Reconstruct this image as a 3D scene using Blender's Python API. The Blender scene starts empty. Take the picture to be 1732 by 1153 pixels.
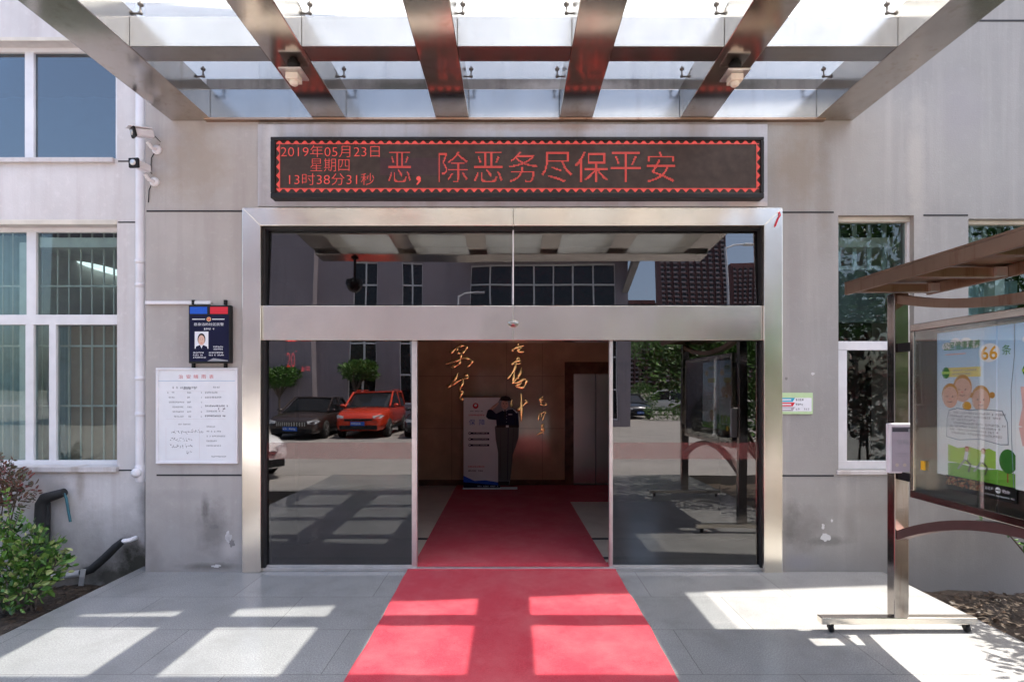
import bpy, math, random
from mathutils import Vector, Matrix
random.seed(7)
S = bpy.context.scene
COL = S.collection

# ------------------------------------------------------------------ camera, sky, sun, exposure
D = 5.2            # metres from the camera to the front of the door wall
F = 900.0          # focal length in photo pixels (photo 1732 wide)
EYE = 1.8
cam = bpy.data.cameras.new("camera")
cam.sensor_width = 36.0
cam.lens = 36.0 * F / 1732.0
cam.shift_y = 78.5 / 1732.0
cam.clip_start = 0.05
cam.clip_end = 2000
camo = bpy.data.objects.new("camera", cam)
camo.location = (0, -D, EYE)
camo.rotation_euler = (math.radians(90), 0, 0)
COL.objects.link(camo)
S.camera = camo

SUN = Vector((0.409, 0.016, 1.0)).normalized()
w = bpy.data.worlds.new("World")
S.world = w
w.use_nodes = True
nt = w.node_tree
bg = nt.nodes["Background"]
sky = nt.nodes.new("ShaderNodeTexSky")
sky.sky_type = 'NISHITA'
sky.sun_disc = False
sky.sun_elevation = math.asin(SUN.z)
sky.sun_rotation = math.atan2(SUN.x, SUN.y)
sky.air_density = 1.0
sky.dust_density = 4.0
sky.ozone_density = 1.0
nt.links.new(sky.outputs[0], bg.inputs[0])
bg.inputs[1].default_value = 0.13
sl = bpy.data.lights.new("sun", 'SUN')
sl.energy = 3.8
sl.angle = math.radians(0.5)
sl.color = (1.0, 0.93, 0.83)
so = bpy.data.objects.new("sun", sl)
so.rotation_euler = SUN.to_track_quat('Z', 'Y').to_euler()
so.location = (10, 0, 30)
COL.objects.link(so)
S.view_settings.view_transform = 'Standard'
S.view_settings.look = 'None'
S.view_settings.exposure = 2.1
S.view_settings.gamma = 1.0
S.cycles.max_bounces = 10
S.cycles.transparent_max_bounces = 16
S.cycles.use_denoising = True
S.cycles.sample_clamp_indirect = 6.0


# ------------------------------------------------------------------ measuring helpers
def at(px, py, y=0.0):
    """point on the vertical plane y seen at photo pixel (px, py)"""
    d = y + D
    return Vector(((px - 866) * d / F, y, EYE + (655 - py) * d / F))


def X(px, y=0.0):
    return (px - 866) * (y + D) / F


def Z(py, y=0.0):
    return EYE + (655 - py) * (y + D) / F


YG = 0.06          # plane of the door glass


# ------------------------------------------------------------------ mesh helpers
class MB:
    def __init__(s):
        s.v, s.f, s.m, s.s = [], [], [], []

    def add(s, vs, fs, m=0, smooth=False):
        o = len(s.v)
        s.v += [tuple(p) for p in vs]
        for f in fs:
            s.f.append([i + o for i in f])
            s.m.append(m)
            s.s.append(smooth)
        return s

    def box(s, x0, x1, y0, y1, z0, z1, m=0):
        if x0 > x1: x0, x1 = x1, x0
        if y0 > y1: y0, y1 = y1, y0
        if z0 > z1: z0, z1 = z1, z0
        vs = [(x0, y0, z0), (x1, y0, z0), (x1, y1, z0), (x0, y1, z0), (x0, y0, z1), (x1, y0, z1), (x1, y1, z1), (x0, y1, z1)]
        fs = [(0, 3, 2, 1), (4, 5, 6, 7), (0, 1, 5, 4), (1, 2, 6, 5), (2, 3, 7, 6), (3, 0, 4, 7)]
        return s.add(vs, fs, m)

    def obox(s, c, size, mat3, m=0):
        hx, hy, hz = [q / 2 for q in size]
        vs = []
        for z in (-hz, hz):
            for x, y in ((-hx, -hy), (hx, -hy), (hx, hy), (-hx, hy)):
                vs.append(Vector(c) + mat3 @ Vector((x, y, z)))
        fs = [(0, 3, 2, 1), (4, 5, 6, 7), (0, 1, 5, 4), (1, 2, 6, 5), (2, 3, 7, 6), (3, 0, 4, 7)]
        return s.add(vs, fs, m)

    def prism(s, pts, vec, m=0):
        vec = Vector(vec)
        pts = [Vector(p) for p in pts]
        n = len(pts)
        nn = Vector((0, 0, 0))
        for i in range(n):
            nn += pts[i].cross(pts[(i + 1) % n])
        if nn.dot(vec) < 0:
            pts = pts[::-1]
        vs = pts + [p + vec for p in pts]
        fs = [list(range(n))[::-1], list(range(n, 2 * n))]
        for i in range(n):
            j = (i + 1) % n
            fs.append((i, j, j + n, i + n))
        return s.add(vs, fs, m)

    def poly(s, pts, m=0):
        return s.add(pts, [list(range(len(pts)))], m)

    def tube(s, pts, r, seg=10, m=0, caps=True, smooth=True):
        pts = [Vector(p) for p in pts]
        n = len(pts)
        rs = r if isinstance(r, (list, tuple)) else [r] * n
        t0 = (pts[1] - pts[0]).normalized()
        up = Vector((0, 0, 1)) if abs(t0.z) < 0.9 else Vector((1, 0, 0))
        a = t0.cross(up).normalized()
        vs, fs = [], []
        for i in range(n):
            t = (pts[min(i + 1, n - 1)] - pts[max(i - 1, 0)]).normalized()
            a = (a - t * a.dot(t)).normalized()
            b = t.cross(a)
            for k in range(seg):
                an = 2 * math.pi * k / seg
                vs.append(pts[i] + (a * math.cos(an) + b * math.sin(an)) * rs[i])
        for i in range(n - 1):
            for k in range(seg):
                k2 = (k + 1) % seg
                fs.append((i * seg + k, i * seg + k2, (i + 1) * seg + k2, (i + 1) * seg + k))
        s.add(vs, fs, m, smooth)
        if caps:
            s.add(vs[:seg], [list(range(seg))[::-1]], m)
            s.add(vs[-seg:], [list(range(seg))], m)
        return s

    def sqtube(s, pts, wa, wb, side, m=0):
        """rectangular section swept along pts; side = fixed sideways direction (half size wa), wb the other"""
        pts = [Vector(p) for p in pts]
        side = Vector(side).normalized()
        vs, fs = [], []
        n = len(pts)
        for i in range(n):
            t = (pts[min(i + 1, n - 1)] - pts[max(i - 1, 0)]).normalized()
            b = t.cross(side).normalized()
            for p, q in ((-1, -1), (1, -1), (1, 1), (-1, 1)):
                vs.append(pts[i] + side * wa * p + b * wb * q)
        for i in range(n - 1):
            for k in range(4):
                k2 = (k + 1) % 4
                fs.append((i * 4 + k, i * 4 + k2, i * 4 + 4 + k2, i * 4 + 4 + k))
        fs.append((3, 2, 1, 0))
        fs.append(tuple((n - 1) * 4 + k for k in range(4)))
        return s.add(vs, fs, m)

    def lathe(s, prof, o=(0, 0, 0), axis=(0, 0, 1), seg=20, m=0, smooth=True):
        q = Vector((0, 0, 1)).rotation_difference(Vector(axis).normalized()).to_matrix()
        o = Vector(o)
        vs, fs = [], []
        n = len(prof)
        for r, z in prof:
            for k in range(seg):
                an = 2 * math.pi * k / seg
                vs.append(o + q @ Vector((r * math.cos(an), r * math.sin(an), z)))
        for i in range(n - 1):
            for k in range(seg):
                k2 = (k + 1) % seg
                fs.append((i * seg + k, i * seg + k2, (i + 1) * seg + k2, (i + 1) * seg + k))
        s.add(vs, fs, m, smooth)
        s.add(vs[:seg], [list(range(seg))[::-1]], m)
        s.add(vs[-seg:], [list(range(seg))], m)
        return s

    def sphere(s, c, r, seg=16, rings=10, m=0):
        rx, ry, rz = r if isinstance(r, (tuple, list)) else (r, r, r)
        c = Vector(c)
        vs, fs = [], []
        for i in range(rings + 1):
            th = math.pi * i / rings
            for k in range(seg):
                an = 2 * math.pi * k / seg
                vs.append(c + Vector((rx * math.sin(th) * math.cos(an), ry * math.sin(th) * math.sin(an), -rz * math.cos(th))))
        for i in range(rings):
            for k in range(seg):
                k2 = (k + 1) % seg
                fs.append((i * seg + k, i * seg + k2, (i + 1) * seg + k2, (i + 1) * seg + k))
        return s.add(vs, fs, m, True)

    def loft(s, rings, m=0, smooth=True, caps=True):
        n = len(rings[0])
        vs = [p for r in rings for p in r]
        fs = []
        for i in range(len(rings) - 1):
            for k in range(n):
                k2 = (k + 1) % n
                fs.append((i * n + k, i * n + k2, (i + 1) * n + k2, (i + 1) * n + k))
        s.add(vs, fs, m, smooth)
        if caps:
            s.add(rings[0], [list(range(n))[::-1]], m)
            s.add(rings[-1], [list(range(n))], m)
        return s

    def build(s, name, mats, parent=None, bevel=0, sub=0):
        me = bpy.data.meshes.new(name)
        me.from_pydata(s.v, [], s.f)
        if not isinstance(mats, (list, tuple)):
            mats = [mats]
        for m in mats:
            me.materials.append(m)
        me.polygons.foreach_set("material_index", s.m)
        me.polygons.foreach_set("use_smooth", s.s)
        me.update()
        o = bpy.data.objects.new(name, me)
        COL.objects.link(o)
        if parent:
            o.parent = parent
            o.matrix_parent_inverse = parent.matrix_basis.inverted()
        if bevel:
            b = o.modifiers.new("bevel", 'BEVEL')
            b.width = bevel
            b.segments = 2
            b.limit_method = 'ANGLE'
        if sub:
            q = o.modifiers.new("sub", 'SUBSURF')
            q.levels = q.render_levels = sub
        return o


def tag(o, label=None, cat=None, group=None, kind=None):
    if label: o["label"] = label
    if cat: o["category"] = cat
    if group: o["group"] = group
    if kind: o["kind"] = kind
    return o


def thing(name, label, cat, loc=(0, 0, 0), group=None):
    o = bpy.data.objects.new(name, None)
    o.empty_display_size = 0.2
    o.location = loc
    COL.objects.link(o)
    return tag(o, label, cat, group)


def copy_tree(o, parent=None):
    c = o.copy()
    COL.objects.link(c)
    if parent: c.parent = parent
    for ch in list(o.children):
        copy_tree(ch, c)
    return c


_tc = {}


def text2d(body, off=0.0):
    """triangulated outline of a line of writing: verts (em units), faces, width"""
    key = (body, off)
    if key in _tc: return _tc[key]
    cu = bpy.data.curves.new("text", 'FONT')
    cu.body = body
    cu.resolution_u = 3
    cu.offset = off
    o = bpy.data.objects.new("text", cu)
    COL.objects.link(o)
    dg = bpy.context.evaluated_depsgraph_get()
    me = bpy.data.meshes.new_from_object(o.evaluated_get(dg))
    vs = [(v.co.x, v.co.y) for v in me.vertices]
    fs = [list(p.vertices) for p in me.polygons]
    bpy.data.objects.remove(o)
    bpy.data.curves.remove(cu)
    bpy.data.meshes.remove(me)
    _tc[key] = (vs, fs)
    return _tc[key]


class Sheet(MB):
    """flat printed things on a plane: origin o, right u, up v"""
    def __init__(s, o, u, v):
        super().__init__()
        s.o, s.u, s.w = Vector(o), Vector(u).normalized(), Vector(v).normalized()
        s.n = s.u.cross(s.w)

    def p(s, x, y, l=0.0):
        return s.o + s.u * x + s.w * y + s.n * l

    def rect(s, x0, y0, x1, y1, m=0, l=0.0):
        s.poly([s.p(x0, y0, l), s.p(x1, y0, l), s.p(x1, y1, l), s.p(x0, y1, l)], m)

    def pol(s, pts, m=0, l=0.0):
        a = sum(pts[i][0] * pts[(i + 1) % len(pts)][1] - pts[(i + 1) % len(pts)][0] * pts[i][1] for i in range(len(pts)))
        if a < 0: pts = pts[::-1]
        s.poly([s.p(x, y, l) for x, y in pts], m)

    def disc(s, x, y, rx, ry=None, m=0, l=0.0, n=20):
        ry = ry or rx
        s.pol([(x + rx * math.cos(2 * math.pi * k / n), y + ry * math.sin(2 * math.pi * k / n)) for k in range(n)], m, l)

    def line(s, pts, wd, m=0, l=0.0):
        for (a, b), (c, d) in zip(pts[:-1], pts[1:]):
            dx, dy = c - a, d - b
            q = math.hypot(dx, dy) or 1
            nx, ny = -dy / q * wd / 2, dx / q * wd / 2
            s.pol([(a + nx, b + ny), (a - nx, b - ny), (c - nx, d - ny), (c + nx, d + ny)], m, l)

    def text(s, body, x, y, h, m=0, l=0.0, wide=None, align='L', off=0.0):
        """h = height of the writing; wide = total width it is fitted to"""
        vs, fs = text2d(body, off)
        if not vs: return
        x0 = min(v[0] for v in vs); x1 = max(v[0] for v in vs)
        y0 = min(v[1] for v in vs); y1 = max(v[1] for v in vs)
        ky = h / (y1 - y0)
        kx = (wide / (x1 - x0)) if wide else ky
        if align == 'C': x -= (x1 - x0) * kx / 2
        s.add([s.p(x + (a - x0) * kx, y + (b - y0) * ky, l) for a, b in vs], fs, m)

    def marks(s, x, y, wd, h, m=0, l=0.0, rnd=None):
        """a line of print too small to read: a row of small glyph-like dashes"""
        rnd = rnd or random
        q = x
        t_ = h * 0.13
        while q < x + wd - h * 0.4:
            g = h * rnd.uniform(0.82, 1.05)
            if rnd.random() < 0.9:
                e = q + g * 0.84
                k = 0
                for yy in rnd.sample((0.0, 0.28, 0.52, 0.8), 3):
                    a_ = q + g * rnd.choice((0, 0, 0.12, 0.3)); b_ = e - g * rnd.choice((0, 0, 0.2))
                    s.rect(a_, y + h * yy, b_, y + h * yy + t_, m, l)
                for xx in rnd.sample((0.05, 0.22, 0.38, 0.55, 0.72), 2):
                    k += 1
                    s.rect(q + g * xx, y + h * rnd.choice((0, 0.1, 0.3)), q + g * xx + t_, y + h * rnd.choice((0.7, 0.95, 0.95)), m, l + 0.0001 * k)
            q += g


# ------------------------------------------------------------------ materials
def new_mat(name):
    m = bpy.data.materials.new(name)
    m.use_nodes = True
    return m, m.node_tree, m.node_tree.nodes["Principled BSDF"]


def N(t, typ, **kw):
    n = t.nodes.new(typ)
    for k, v in kw.items():
        setattr(n, k, v)
    return n


def noise(t, vec, scale, detail=4, rough=0.6, dist=0.0):
    n = N(t, "ShaderNodeTexNoise")
    n.inputs["Scale"].default_value = scale
    n.inputs["Detail"].default_value = detail
    n.inputs["Roughness"].default_value = rough
    n.inputs["Distortion"].default_value = dist
    t.links.new(vec, n.inputs["Vector"])
    return n.outputs["Fac"]


def ramp(t, fac, a, b, ca=(0, 0, 0, 1), cb=(1, 1, 1, 1)):
    r = N(t, "ShaderNodeValToRGB")
    r.color_ramp.elements[0].position = a
    r.color_ramp.elements[1].position = b
    r.color_ramp.elements[0].color = ca
    r.color_ramp.elements[1].color = cb
    t.links.new(fac, r.inputs[0])
    return r.outputs[0]


def mix(t, fac, a, b, blend='MIX'):
    n = N(t, "ShaderNodeMix", data_type='RGBA', blend_type=blend)
    if isinstance(fac, (int, float)): n.inputs[0].default_value = fac
    else: t.links.new(fac, n.inputs[0])
    for i, q in ((6, a), (7, b)):
        if isinstance(q, tuple): n.inputs[i].default_value = (*q[:3], 1)
        else: t.links.new(q, n.inputs[i])
    return n.outputs[2]


def pos(t, scale=(1, 1, 1), obj=False):
    if obj:
        o = N(t, "ShaderNodeTexCoord").outputs["Object"]
    else:
        o = N(t, "ShaderNodeNewGeometry").outputs["Position"]
    mp = N(t, "ShaderNodeMapping")
    mp.inputs["Scale"].default_value = scale
    t.links.new(o, mp.inputs[0])
    return mp.outputs[0]


def bump(t, bsdf, h, strength, dist=0.02):
    b = N(t, "ShaderNodeBump")
    b.inputs["Strength"].default_value = strength
    b.inputs["Distance"].default_value = dist
    t.links.new(h, b.inputs["Height"])
    t.links.new(b.outputs[0], bsdf.inputs["Normal"])


def pm(name, col, rough=0.5, metal=0.0, var=0.12, scale=6.0, bmp=0.0, bscale=40.0, spec=0.5, coat=0.0, obj=True):
    m, t, b = new_mat(name)
    p = pos(t, obj=obj)
    n = noise(t, p, scale)
    c = tuple(col)
    lo = tuple(max(0, q * (1 - var)) for q in c)
    hi = tuple(min(1, q * (1 + var)) for q in c)
    t.links.new(ramp(t, n, 0.3, 0.7, (*lo, 1), (*hi, 1)), b.inputs["Base Color"])
    b.inputs["Roughness"].default_value = rough
    b.inputs["Metallic"].default_value = metal
    b.inputs["Specular IOR Level"].default_value = spec
    b.inputs["Coat Weight"].default_value = coat
    if bmp:
        bump(t, b, noise(t, p, bscale), bmp)
    return m


def ink(name, col):
    return pm(name, col, 0.65, var=0.04, scale=20, spec=.2)


def glow(name, col, strength):
    m, t, b = new_mat(name)
    b.inputs["Base Color"].default_value = (*[q * 0.3 for q in col], 1)
    b.inputs["Emission Color"].default_value = (*col, 1)
    n = ramp(t, noise(t, pos(t), 9.0, 2), 0.3, 0.7, (0.75, 0.75, 0.75, 1), (1, 1, 1, 1))
    mu = N(t, "ShaderNodeMath", operation='MULTIPLY')
    mu.inputs[1].default_value = strength
    t.links.new(n, mu.inputs[0])
    t.links.new(mu.outputs[0], b.inputs["Emission Strength"])
    return m


def steel(name, col, rough, wav=0.12, streak=0.1, stain=None, vert=False):
    m, t, b = new_mat(name)
    p = pos(t)
    n = noise(t, pos(t, (1, 1, 14)), 3.0, 5)
    g = noise(t, p, 2.2, 4)
    c1 = tuple(q * 0.84 for q in col)
    cc = ramp(t, g, 0.32, 0.7, (*c1, 1), (*col, 1))
    if stain:
        st = ramp(t, noise(t, pos(t, (9, 9, 0.8)), 1.3, 5, 0.7), 0.55, 0.78)
        cc = mix(t, st, cc, stain)
    t.links.new(cc, b.inputs["Base Color"])
    b.inputs["Metallic"].default_value = 1.0
    r = N(t, "ShaderNodeMapRange")
    r.inputs[3].default_value = rough * (1 - streak * 3)
    r.inputs[4].default_value = rough * (1 + streak * 4)
    t.links.new(n, r.inputs[0])
    t.links.new(r.outputs[0], b.inputs["Roughness"])
    if wav: bump(t, b, noise(t, pos(t, (1, 1, .35)) if vert else p, 2.4 if vert else 1.6, 1, 0.4), wav, 0.05)
    return m


def painted_wall(name, base, dirt, low=None, spots=()):
    """old matt masonry paint: blotches, vertical rain streaks, damp at the foot"""
    m, t, b = new_mat(name)
    p = pos(t)
    blot = noise(t, p, 1.1, 6, 0.62)
    fine = noise(t, p, 14.0, 5, 0.65)
    streak = noise(t, pos(t, (7.0, 7.0, 0.35)), 1.0, 5, 0.6)
    c = mix(t, ramp(t, blot, 0.36, 0.68), base, tuple(q * 0.86 for q in base))
    c = mix(t, ramp(t, streak, 0.48, 0.78, cb=(0.8, 0.8, 0.8, 1)), c, dirt)
    c = mix(t, ramp(t, fine, 0.55, 0.8, cb=(0.6, 0.6, 0.6, 1)), c, tuple(min(1, q * 1.15) for q in base))
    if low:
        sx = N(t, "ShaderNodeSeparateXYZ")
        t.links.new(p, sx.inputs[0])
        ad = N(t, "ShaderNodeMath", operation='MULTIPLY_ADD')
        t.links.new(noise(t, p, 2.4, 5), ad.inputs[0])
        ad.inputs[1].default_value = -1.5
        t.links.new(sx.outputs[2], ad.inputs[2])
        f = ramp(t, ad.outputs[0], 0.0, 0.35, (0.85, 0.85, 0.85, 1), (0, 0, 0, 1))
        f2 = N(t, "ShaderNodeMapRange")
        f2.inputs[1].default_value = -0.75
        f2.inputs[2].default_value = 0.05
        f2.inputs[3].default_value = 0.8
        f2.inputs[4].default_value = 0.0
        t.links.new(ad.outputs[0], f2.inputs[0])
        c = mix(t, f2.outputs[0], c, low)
    for (sx_, sz_, rx_, rz_, col_, amt) in spots:      # patches of damp and mould with ragged edges
        mp = N(t, "ShaderNodeMapping")
        mp.inputs["Location"].default_value = (-sx_ / rx_, 0, -sz_ / rz_)
        mp.inputs["Scale"].default_value = (1 / rx_, 0, 1 / rz_)
        t.links.new(p, mp.inputs[0])
        ln = N(t, "ShaderNodeVectorMath", operation='LENGTH')
        t.links.new(mp.outputs[0], ln.inputs[0])
        ad = N(t, "ShaderNodeMath", operation='MULTIPLY_ADD')
        t.links.new(noise(t, p, 5.0, 7, 0.7), ad.inputs[0])
        ad.inputs[1].default_value = 1.6
        t.links.new(ln.outputs["Value"], ad.inputs[2])
        f3 = N(t, "ShaderNodeMapRange")
        f3.inputs[1].default_value = 1.05
        f3.inputs[2].default_value = 1.75
        f3.inputs[3].default_value = amt
        f3.inputs[4].default_value = 0.0
        t.links.new(ad.outputs[0], f3.inputs[0])
        c = mix(t, f3.outputs[0], c, col_)
    t.links.new(c, b.inputs["Base Color"])
    b.inputs["Roughness"].default_value = 0.75
    b.inputs["Specular IOR Level"].default_value = 0.3
    bump(t, b, noise(t, p, 60.0, 5), 0.18, 0.01)
    return m


def window_glass(name, refl, tint, wav=0.0, tint_refl=(1, 1, 1)):
    m = bpy.data.materials.new(name)
    m.use_nodes = True
    t = m.node_tree
    t.nodes.remove(t.nodes["Principled BSDF"])
    out = t.nodes["Material Output"]
    tr = N(t, "ShaderNodeBsdfTransparent")
    tr.inputs[0].default_value = (*tint, 1)
    gl = N(t, "ShaderNodeBsdfGlossy")
    gl.inputs["Roughness"].default_value = 0.0
    gl.inputs[0].default_value = (*tint_refl, 1)
    lw = N(t, "ShaderNodeLayerWeight")
    lw.inputs[0].default_value = 0.25
    mr = N(t, "ShaderNodeMapRange")
    mr.inputs[3].default_value = refl
    mr.inputs[4].default_value = min(1, refl + 0.45)
    t.links.new(lw.outputs["Fresnel"], mr.inputs[0])
    ms = N(t, "ShaderNodeMixShader")
    t.links.new(mr.outputs[0], ms.inputs[0])
    t.links.new(tr.outputs[0], ms.inputs[1])
    t.links.new(gl.outputs[0], ms.inputs[2])
    t.links.new(ms.outputs[0], out.inputs[0])
    if wav:
        b = N(t, "ShaderNodeBump")
        b.inputs["Strength"].default_value = wav
        b.inputs["Distance"].default_value = 0.05
        t.links.new(noise(t, pos(t, (1, 1, 0.5)), 1.5, 1, 0.3), b.inputs["Height"])
        t.links.new(b.outputs[0], gl.inputs["Normal"])
    return m


def film(name, col, op, trans=(1, 1, 1), translucent=False):
    """see-through sheet: part clear, part diffuse or translucent"""
    m = bpy.data.materials.new(name)
    m.use_nodes = True
    t = m.node_tree
    t.nodes.remove(t.nodes["Principled BSDF"])
    out = t.nodes["Material Output"]
    tr = N(t, "ShaderNodeBsdfTransparent")
    tr.inputs[0].default_value = (*trans, 1)
    df = N(t, "ShaderNodeBsdfTranslucent" if translucent else "ShaderNodeBsdfDiffuse")
    n = ramp(t, noise(t, pos(t, (3, 0.7, 3)), 3.0, 5), 0.3, 0.75, (*[q * 0.82 for q in col], 1), (*col, 1))
    t.links.new(n, df.inputs[0])
    ms = N(t, "ShaderNodeMixShader")
    ms.inputs[0].default_value = op
    t.links.new(tr.outputs[0], ms.inputs[1])
    t.links.new(df.outputs[0], ms.inputs[2])
    t.links.new(ms.outputs[0], out.inputs[0])
    return m


def granite(name):
    m, t, b = new_mat(name)
    p = pos(t)
    sp = noise(t, p, 105.0, 5, 0.85)
    bl = noise(t, p, 1.3, 5)
    c = ramp(t, sp, 0.36, 0.64, (0.155, 0.16, 0.165, 1), (0.405, 0.405, 0.40, 1))
    c = mix(t, ramp(t, bl, 0.38, 0.68, cb=(0.6, 0.6, 0.6, 1)), c, (0.19, 0.195, 0.20))
    br = N(t, "ShaderNodeTexBrick")
    br.offset = 0.5
    br.inputs["Scale"].default_value = 1.0
    br.inputs["Brick Width"].default_value = 1.2
    br.inputs["Row Height"].default_value = 0.62
    br.inputs["Mortar Size"].default_value = 0.003
    br.inputs["Color1"].default_value = (1, 1, 1, 1)
    br.inputs["Color2"].default_value = (0.9, 0.9, 0.9, 1)
    br.inputs["Mortar"].default_value = (0.55, 0.54, 0.53, 1)
    t.links.new(p, br.inputs["Vector"])
    c = mix(t, 1.0, c, br.outputs[0], 'MULTIPLY')
    t.links.new(c, b.inputs["Base Color"])
    r = N(t, "ShaderNodeMapRange")
    r.inputs[3].default_value = 0.08
    r.inputs[4].default_value = 0.24
    t.links.new(bl, r.inputs[0])
    t.links.new(r.outputs[0], b.inputs["Roughness"])
    stn = ramp(t, noise(t, p, 2.6, 8, 0.72), 0.52, 0.76, cb=(0.55, 0.55, 0.55, 1))
    c = mix(t, stn, c, (0.17, 0.165, 0.16))
    t.links.new(c, b.inputs["Base Color"])
    return m


def leaf_mat(name, cols, obj=False):
    m, t, b = new_mat(name)
    n = N(t, "ShaderNodeNewGeometry")
    r = N(t, "ShaderNodeValToRGB")
    els = r.color_ramp.elements
    while len(els) < len(cols): els.new(0.5)
    for i, c in enumerate(cols):
        els[i].position = i / max(1, len(cols) - 1)
        els[i].color = (*c, 1)
    t.links.new(n.outputs["Random Per Island"], r.inputs[0])
    t.links.new(r.outputs[0], b.inputs["Base Color"])
    b.inputs["Roughness"].default_value = 0.45
    b.inputs["Transmission Weight"].default_value = 0.0
    b.inputs["Subsurface Weight"].default_value = 0.0
    return m


M = {}
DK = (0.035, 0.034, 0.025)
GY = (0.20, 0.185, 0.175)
M['lav'] = painted_wall('lavender_masonry_lit', (0.645, 0.615, 0.605), (0.50, 0.45, 0.44), low=(0.24, 0.225, 0.215),  # one paint with the pillar, lightened here for open sky light
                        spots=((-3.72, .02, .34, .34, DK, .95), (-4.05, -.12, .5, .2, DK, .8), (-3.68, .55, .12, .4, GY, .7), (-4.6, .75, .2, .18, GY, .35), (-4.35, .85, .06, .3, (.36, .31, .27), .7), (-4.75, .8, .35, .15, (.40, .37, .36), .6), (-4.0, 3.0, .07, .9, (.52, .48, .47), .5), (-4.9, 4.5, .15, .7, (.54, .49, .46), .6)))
M['pil'] = painted_wall('lavender_masonry_shaded', (0.435, 0.405, 0.385), (0.34, 0.305, 0.29), low=(0.27, 0.25, 0.24),  # same paint as the left wing, darkened for the shade under the canopy
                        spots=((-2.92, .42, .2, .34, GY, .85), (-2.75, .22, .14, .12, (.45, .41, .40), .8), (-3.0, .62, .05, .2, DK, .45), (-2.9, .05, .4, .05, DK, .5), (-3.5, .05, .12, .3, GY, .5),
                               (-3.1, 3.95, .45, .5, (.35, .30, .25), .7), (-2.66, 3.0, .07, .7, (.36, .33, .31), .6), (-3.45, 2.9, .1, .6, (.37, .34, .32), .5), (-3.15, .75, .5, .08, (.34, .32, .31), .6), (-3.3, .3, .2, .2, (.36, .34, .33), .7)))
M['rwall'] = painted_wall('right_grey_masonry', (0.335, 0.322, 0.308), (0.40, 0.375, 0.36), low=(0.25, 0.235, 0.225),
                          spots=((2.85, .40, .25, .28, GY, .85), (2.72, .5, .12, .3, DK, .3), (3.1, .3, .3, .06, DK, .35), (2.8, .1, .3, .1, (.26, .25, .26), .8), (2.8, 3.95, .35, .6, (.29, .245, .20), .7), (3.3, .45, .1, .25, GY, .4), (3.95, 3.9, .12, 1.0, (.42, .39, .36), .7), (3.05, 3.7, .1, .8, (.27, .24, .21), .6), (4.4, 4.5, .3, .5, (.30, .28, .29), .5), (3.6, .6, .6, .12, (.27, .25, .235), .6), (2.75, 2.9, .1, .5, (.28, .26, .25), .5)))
M['sill'] = painted_wall('sill_paint', (0.60, 0.565, 0.56), (0.36, 0.30, 0.25))
M['signpl'] = painted_wall('peeling_sign_plaster', (0.47, 0.47, 0.51), (0.36, 0.33, 0.31), spots=((1.6, 3.58, .5, .05, (.6, .58, .57), .8), (-2.35, 4.0, .1, .5, (.6, .58, .58), .8), (0.3, 4.34, 1.2, .06, (.36, .30, .27), .8), (2.3, 3.58, .3, .05, (.62, .55, .5), .8)))
M['conc'] = painted_wall('stained_concrete', (0.34, 0.32, 0.30), (0.14, 0.12, 0.11))
M['ledge'] = painted_wall('dirty_ledge_concrete', (0.17, 0.155, 0.14), (0.04, 0.035, 0.03), spots=((-1, 4.72, .6, .1, DK, .7), (.6, 4.72, .8, .1, (.3, .28, .26), .8), (2, 4.73, .6, .1, DK, .6)))
M['patch'] = pm('pale_paint_patch', (0.50, 0.475, 0.47), 0.85, var=.25, scale=14)
M['patchw'] = pm('white_paint_patch', (0.56, 0.55, 0.55), 0.85)
M['damp'] = pm('damp_stain', (0.20, 0.185, 0.18), 0.9)
M['groove'] = pm('dark_joint', (0.03, 0.03, 0.035), 0.9)
M['steel'] = steel('brushed_steel', (0.97, 0.90, 0.80), 0.24, 0.35, 0.025, vert=True)
M['steel_b'] = steel('beam_steel', (0.58, 0.53, 0.48), 0.14, 0.07, stain=(0.40, 0.33, 0.26))
M['steel_c'] = steel('crossbeam_steel', (0.36, 0.345, 0.335), 0.20, 0.02, 0.03, stain=(0.27, 0.25, 0.235))
M['steel_d'] = steel('dark_mirror_steel', (0.38, 0.345, 0.32), 0.14, 0.08, stain=(0.22, 0.14, 0.10))
M['rust_steel'] = steel('rusty_brown_steel', (0.42, 0.29, 0.22), 0.38, 0.05, stain=(0.22, 0.10, 0.06))
M['fitting'] = pm('dull_dark_fitting', (0.10, 0.085, 0.075), 0.5, 0.6)
M['alu'] = pm('pale_aluminium', (0.62, 0.60, 0.59), 0.35, 0.8)
M['pvc'] = pm('white_pvc', (0.72, 0.71, 0.74), 0.4, var=0.08, scale=3)
M['frame'] = pm('white_window_frame', (0.70, 0.69, 0.70), 0.45, var=0.08, scale=4)
M['frame_y'] = pm('yellowed_window_frame', (0.62, 0.57, 0.49), 0.55, var=0.15, scale=4)
M['black'] = pm('black_plastic', (0.012, 0.012, 0.013), 0.55, spec=.25)
M['blackm'] = pm('black_paint', (0.016, 0.016, 0.018), 0.45, spec=.3)
M['glass'] = window_glass('tinted_door_glass', 0.115, (0.22, 0.22, 0.25), 0.05)
M['glass_t'] = window_glass('tinted_transom_glass', 0.11, (0.25, 0.25, 0.28), 0.05)
M['glass_w'] = window_glass('window_glass', 0.025, (0.72, 0.80, 0.80), 0.06)
M['glass_u'] = window_glass('blue_window_glass', 0.13, (0.30, 0.40, 0.46), 0.05)
M['glass_c'] = window_glass('clear_case_glass', 0.0, (0.97, 1.0, 0.98))
M['canopy_glass'] = film('frosted_canopy_glass', (0.90, 0.95, 0.97), 0.24, (0.97, 0.99, 1.0), True)
M['redfilm'] = film('red_safety_film', (0.50, 0.16, 0.15), 0.11)
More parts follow.
